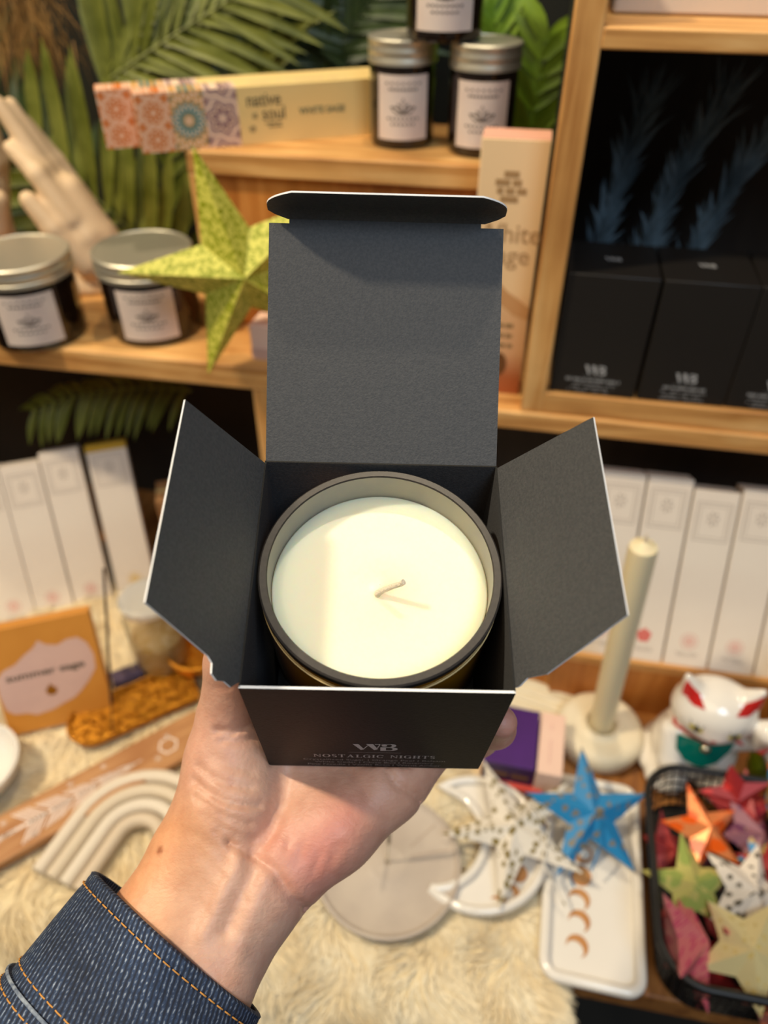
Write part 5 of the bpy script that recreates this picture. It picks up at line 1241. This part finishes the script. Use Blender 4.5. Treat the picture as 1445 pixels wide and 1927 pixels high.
MB().prism([(BWd / 2 + x, y) for x, y in rrect(BWd * .94, BDp * .94, .032, 8)], .0, .003).build('bottom_plate', 'black_wire', bk)
GB = 'paper stars in the wire basket'
for i_, (lab, px, py, z, Rr, m, rot, ri, th) in enumerate((
    ('bright orange paper star on top at the back left of the basket', 1312, 1562, .052, .042, 'orange', (18, 8, 12), .42, .3),
    ('red paper star standing on edge at the back of the basket', 1372, 1500, .050, .034, 'red', (60, 0, -10), .5, .25),
    ('folded red paper star lying across the back of the basket', 1392, 1528, .036, .040, 'darkred', (40, -20, 30), .5, .4),
    ('pale green paper star at the left middle of the basket', 1290, 1668, .050, .044, 'green', (14, -8, 20), .42, .3),
    ('white paper star with black flower print in the basket centre', 1398, 1680, .052, .046, 'ink', (12, 14, -20), .44, .28),
    ('long magenta paper star folded on edge at the front left of the basket', 1282, 1775, .046, .050, 'magenta', (50, 30, 60), .5, .35),
    ('cream gold paper star at the front of the basket', 1398, 1790, .052, .046, 'gold', (16, -10, 0), .5, .3),
    ('pink paper star folded between the green and the cream ones', 1345, 1738, .036, .036, 'magenta', (60, 20, 100), .5, .35),
    ('plum paper star behind the white flowered one', 1398, 1575, .036, .040, 'plum', (30, 20, 40), .5, .4),
    ('blue paper star at the right picture edge of the basket', 1446, 1510, .050, .034, 'sky', (60, -20, 80), .42, .25),
    ('small blue paper star beside the plum one', 1418, 1618, .038, .028, 'sky', (20, 20, 0), .42, .3),
    ('red paper star at the right picture edge beside the small blue one', 1446, 1640, .044, .034, 'red', (30, -30, 10), .45, .3),
    ('dark red paper star against the left wall of the basket', 1238, 1600, .030, .036, 'darkred', (40, 30, 30), .48, .35),
    ('dark red paper star low in the front left corner of the basket', 1262, 1745, .024, .036, 'darkred', (30, 40, 10), .48, .35),
    ('rust paper star with dark print at the front right of the basket', 1430, 1872, .030, .036, 'rust', (10, 10, 0), .45, .25),
    ('red paper star under the magenta one at the front of the basket', 1310, 1815, .022, .034, 'red', (20, -20, 50), .45, .3),
    ('red paper star at the right picture edge in front of the white flowered one', 1440, 1735, .040, .036, 'red', (30, 20, 70), .45, .3),
    ('plum paper star deep under the orange one', 1290, 1610, .020, .036, 'plum', (10, 10, 0), .45, .3),
    ('orange paper star at the right picture edge behind the blue one', 1452, 1475, .044, .032, 'orange', (50, 10, 20), .45, .3))):
    star(lab, on(px + 12, py, z - .003), Rr * .95, m, tuple(R(v) for v in rot), ri=ri, th=th, group=GB, phase=90 + 17 * i_, seed=10 + i_)
# ---- what shows in the dark below the table edge
t = thing('storage_crate', 'dark crate on the floor in shadow below the table edge', 'crate', (.24, .02, -.75), YAW)
MB().box((0, 0, .15), (.5, .3, .30)).build('body', 'floor', t, bevel=.004); MB().box((0, -.152, .2), (.3, .004, .08)).build('label', mat('dull_grey_label', srgb(70, 66, 56), .7), t)
# ================================================================== light
w = bpy.data.worlds.new('world'); SC.world = w; w.use_nodes = True
bg = w.node_tree.nodes['Background']; bg.inputs[0].default_value = (1, .86, .70, 1); bg.inputs[1].default_value = .12
def lamp(name, typ, loc, target, power, colr, size=.05, spot=None, blend=.4, sy=None):
    ld = bpy.data.lights.new(name, typ); ld.energy = power; ld.color = colr
    if typ == 'AREA':
        ld.size = size
        if sy: ld.shape = 'RECTANGLE'; ld.size_y = sy
    else: ld.shadow_soft_size = size
    if typ == 'SPOT': ld.spot_size = R(spot); ld.spot_blend = blend
    o = bpy.data.objects.new(name, ld); COL.objects.link(o); o.location = loc
    d = Vector(target) - Vector(loc); o.rotation_euler = d.to_track_quat('-Z', 'Y').to_euler()
    return o
TG = Vector((0, .25, .42))
KD = Vector((-.58, .0, .815)).normalized()
lamp('key_spotlight', 'SPOT', TG + KD * 1.9, TG + Vector((0, .15, -.1)), 125, (1, .84, .60), .06, 75)
lamp('ceiling_spotlight', 'SPOT', TG + Vector((.06, .25, .97)).normalized() * 1.9, TG + Vector((0, .12, -.1)), 50, (1, .84, .60), .035, 80)
lamp('daylight_fill', 'AREA', (.55, -.9, 1.9), (0, .3, .3), 15, (.62, .80, 1.0), .7)  # cool daylight from behind the camera, source unseen, not a shop lamp
lamp('warm_fill', 'AREA', (-.5, -.6, 2.2), (0, .5, .2), 10, (1, .82, .60), 1.2)  # unseen soft warm fill to brighten shelves and table, not a real lamp
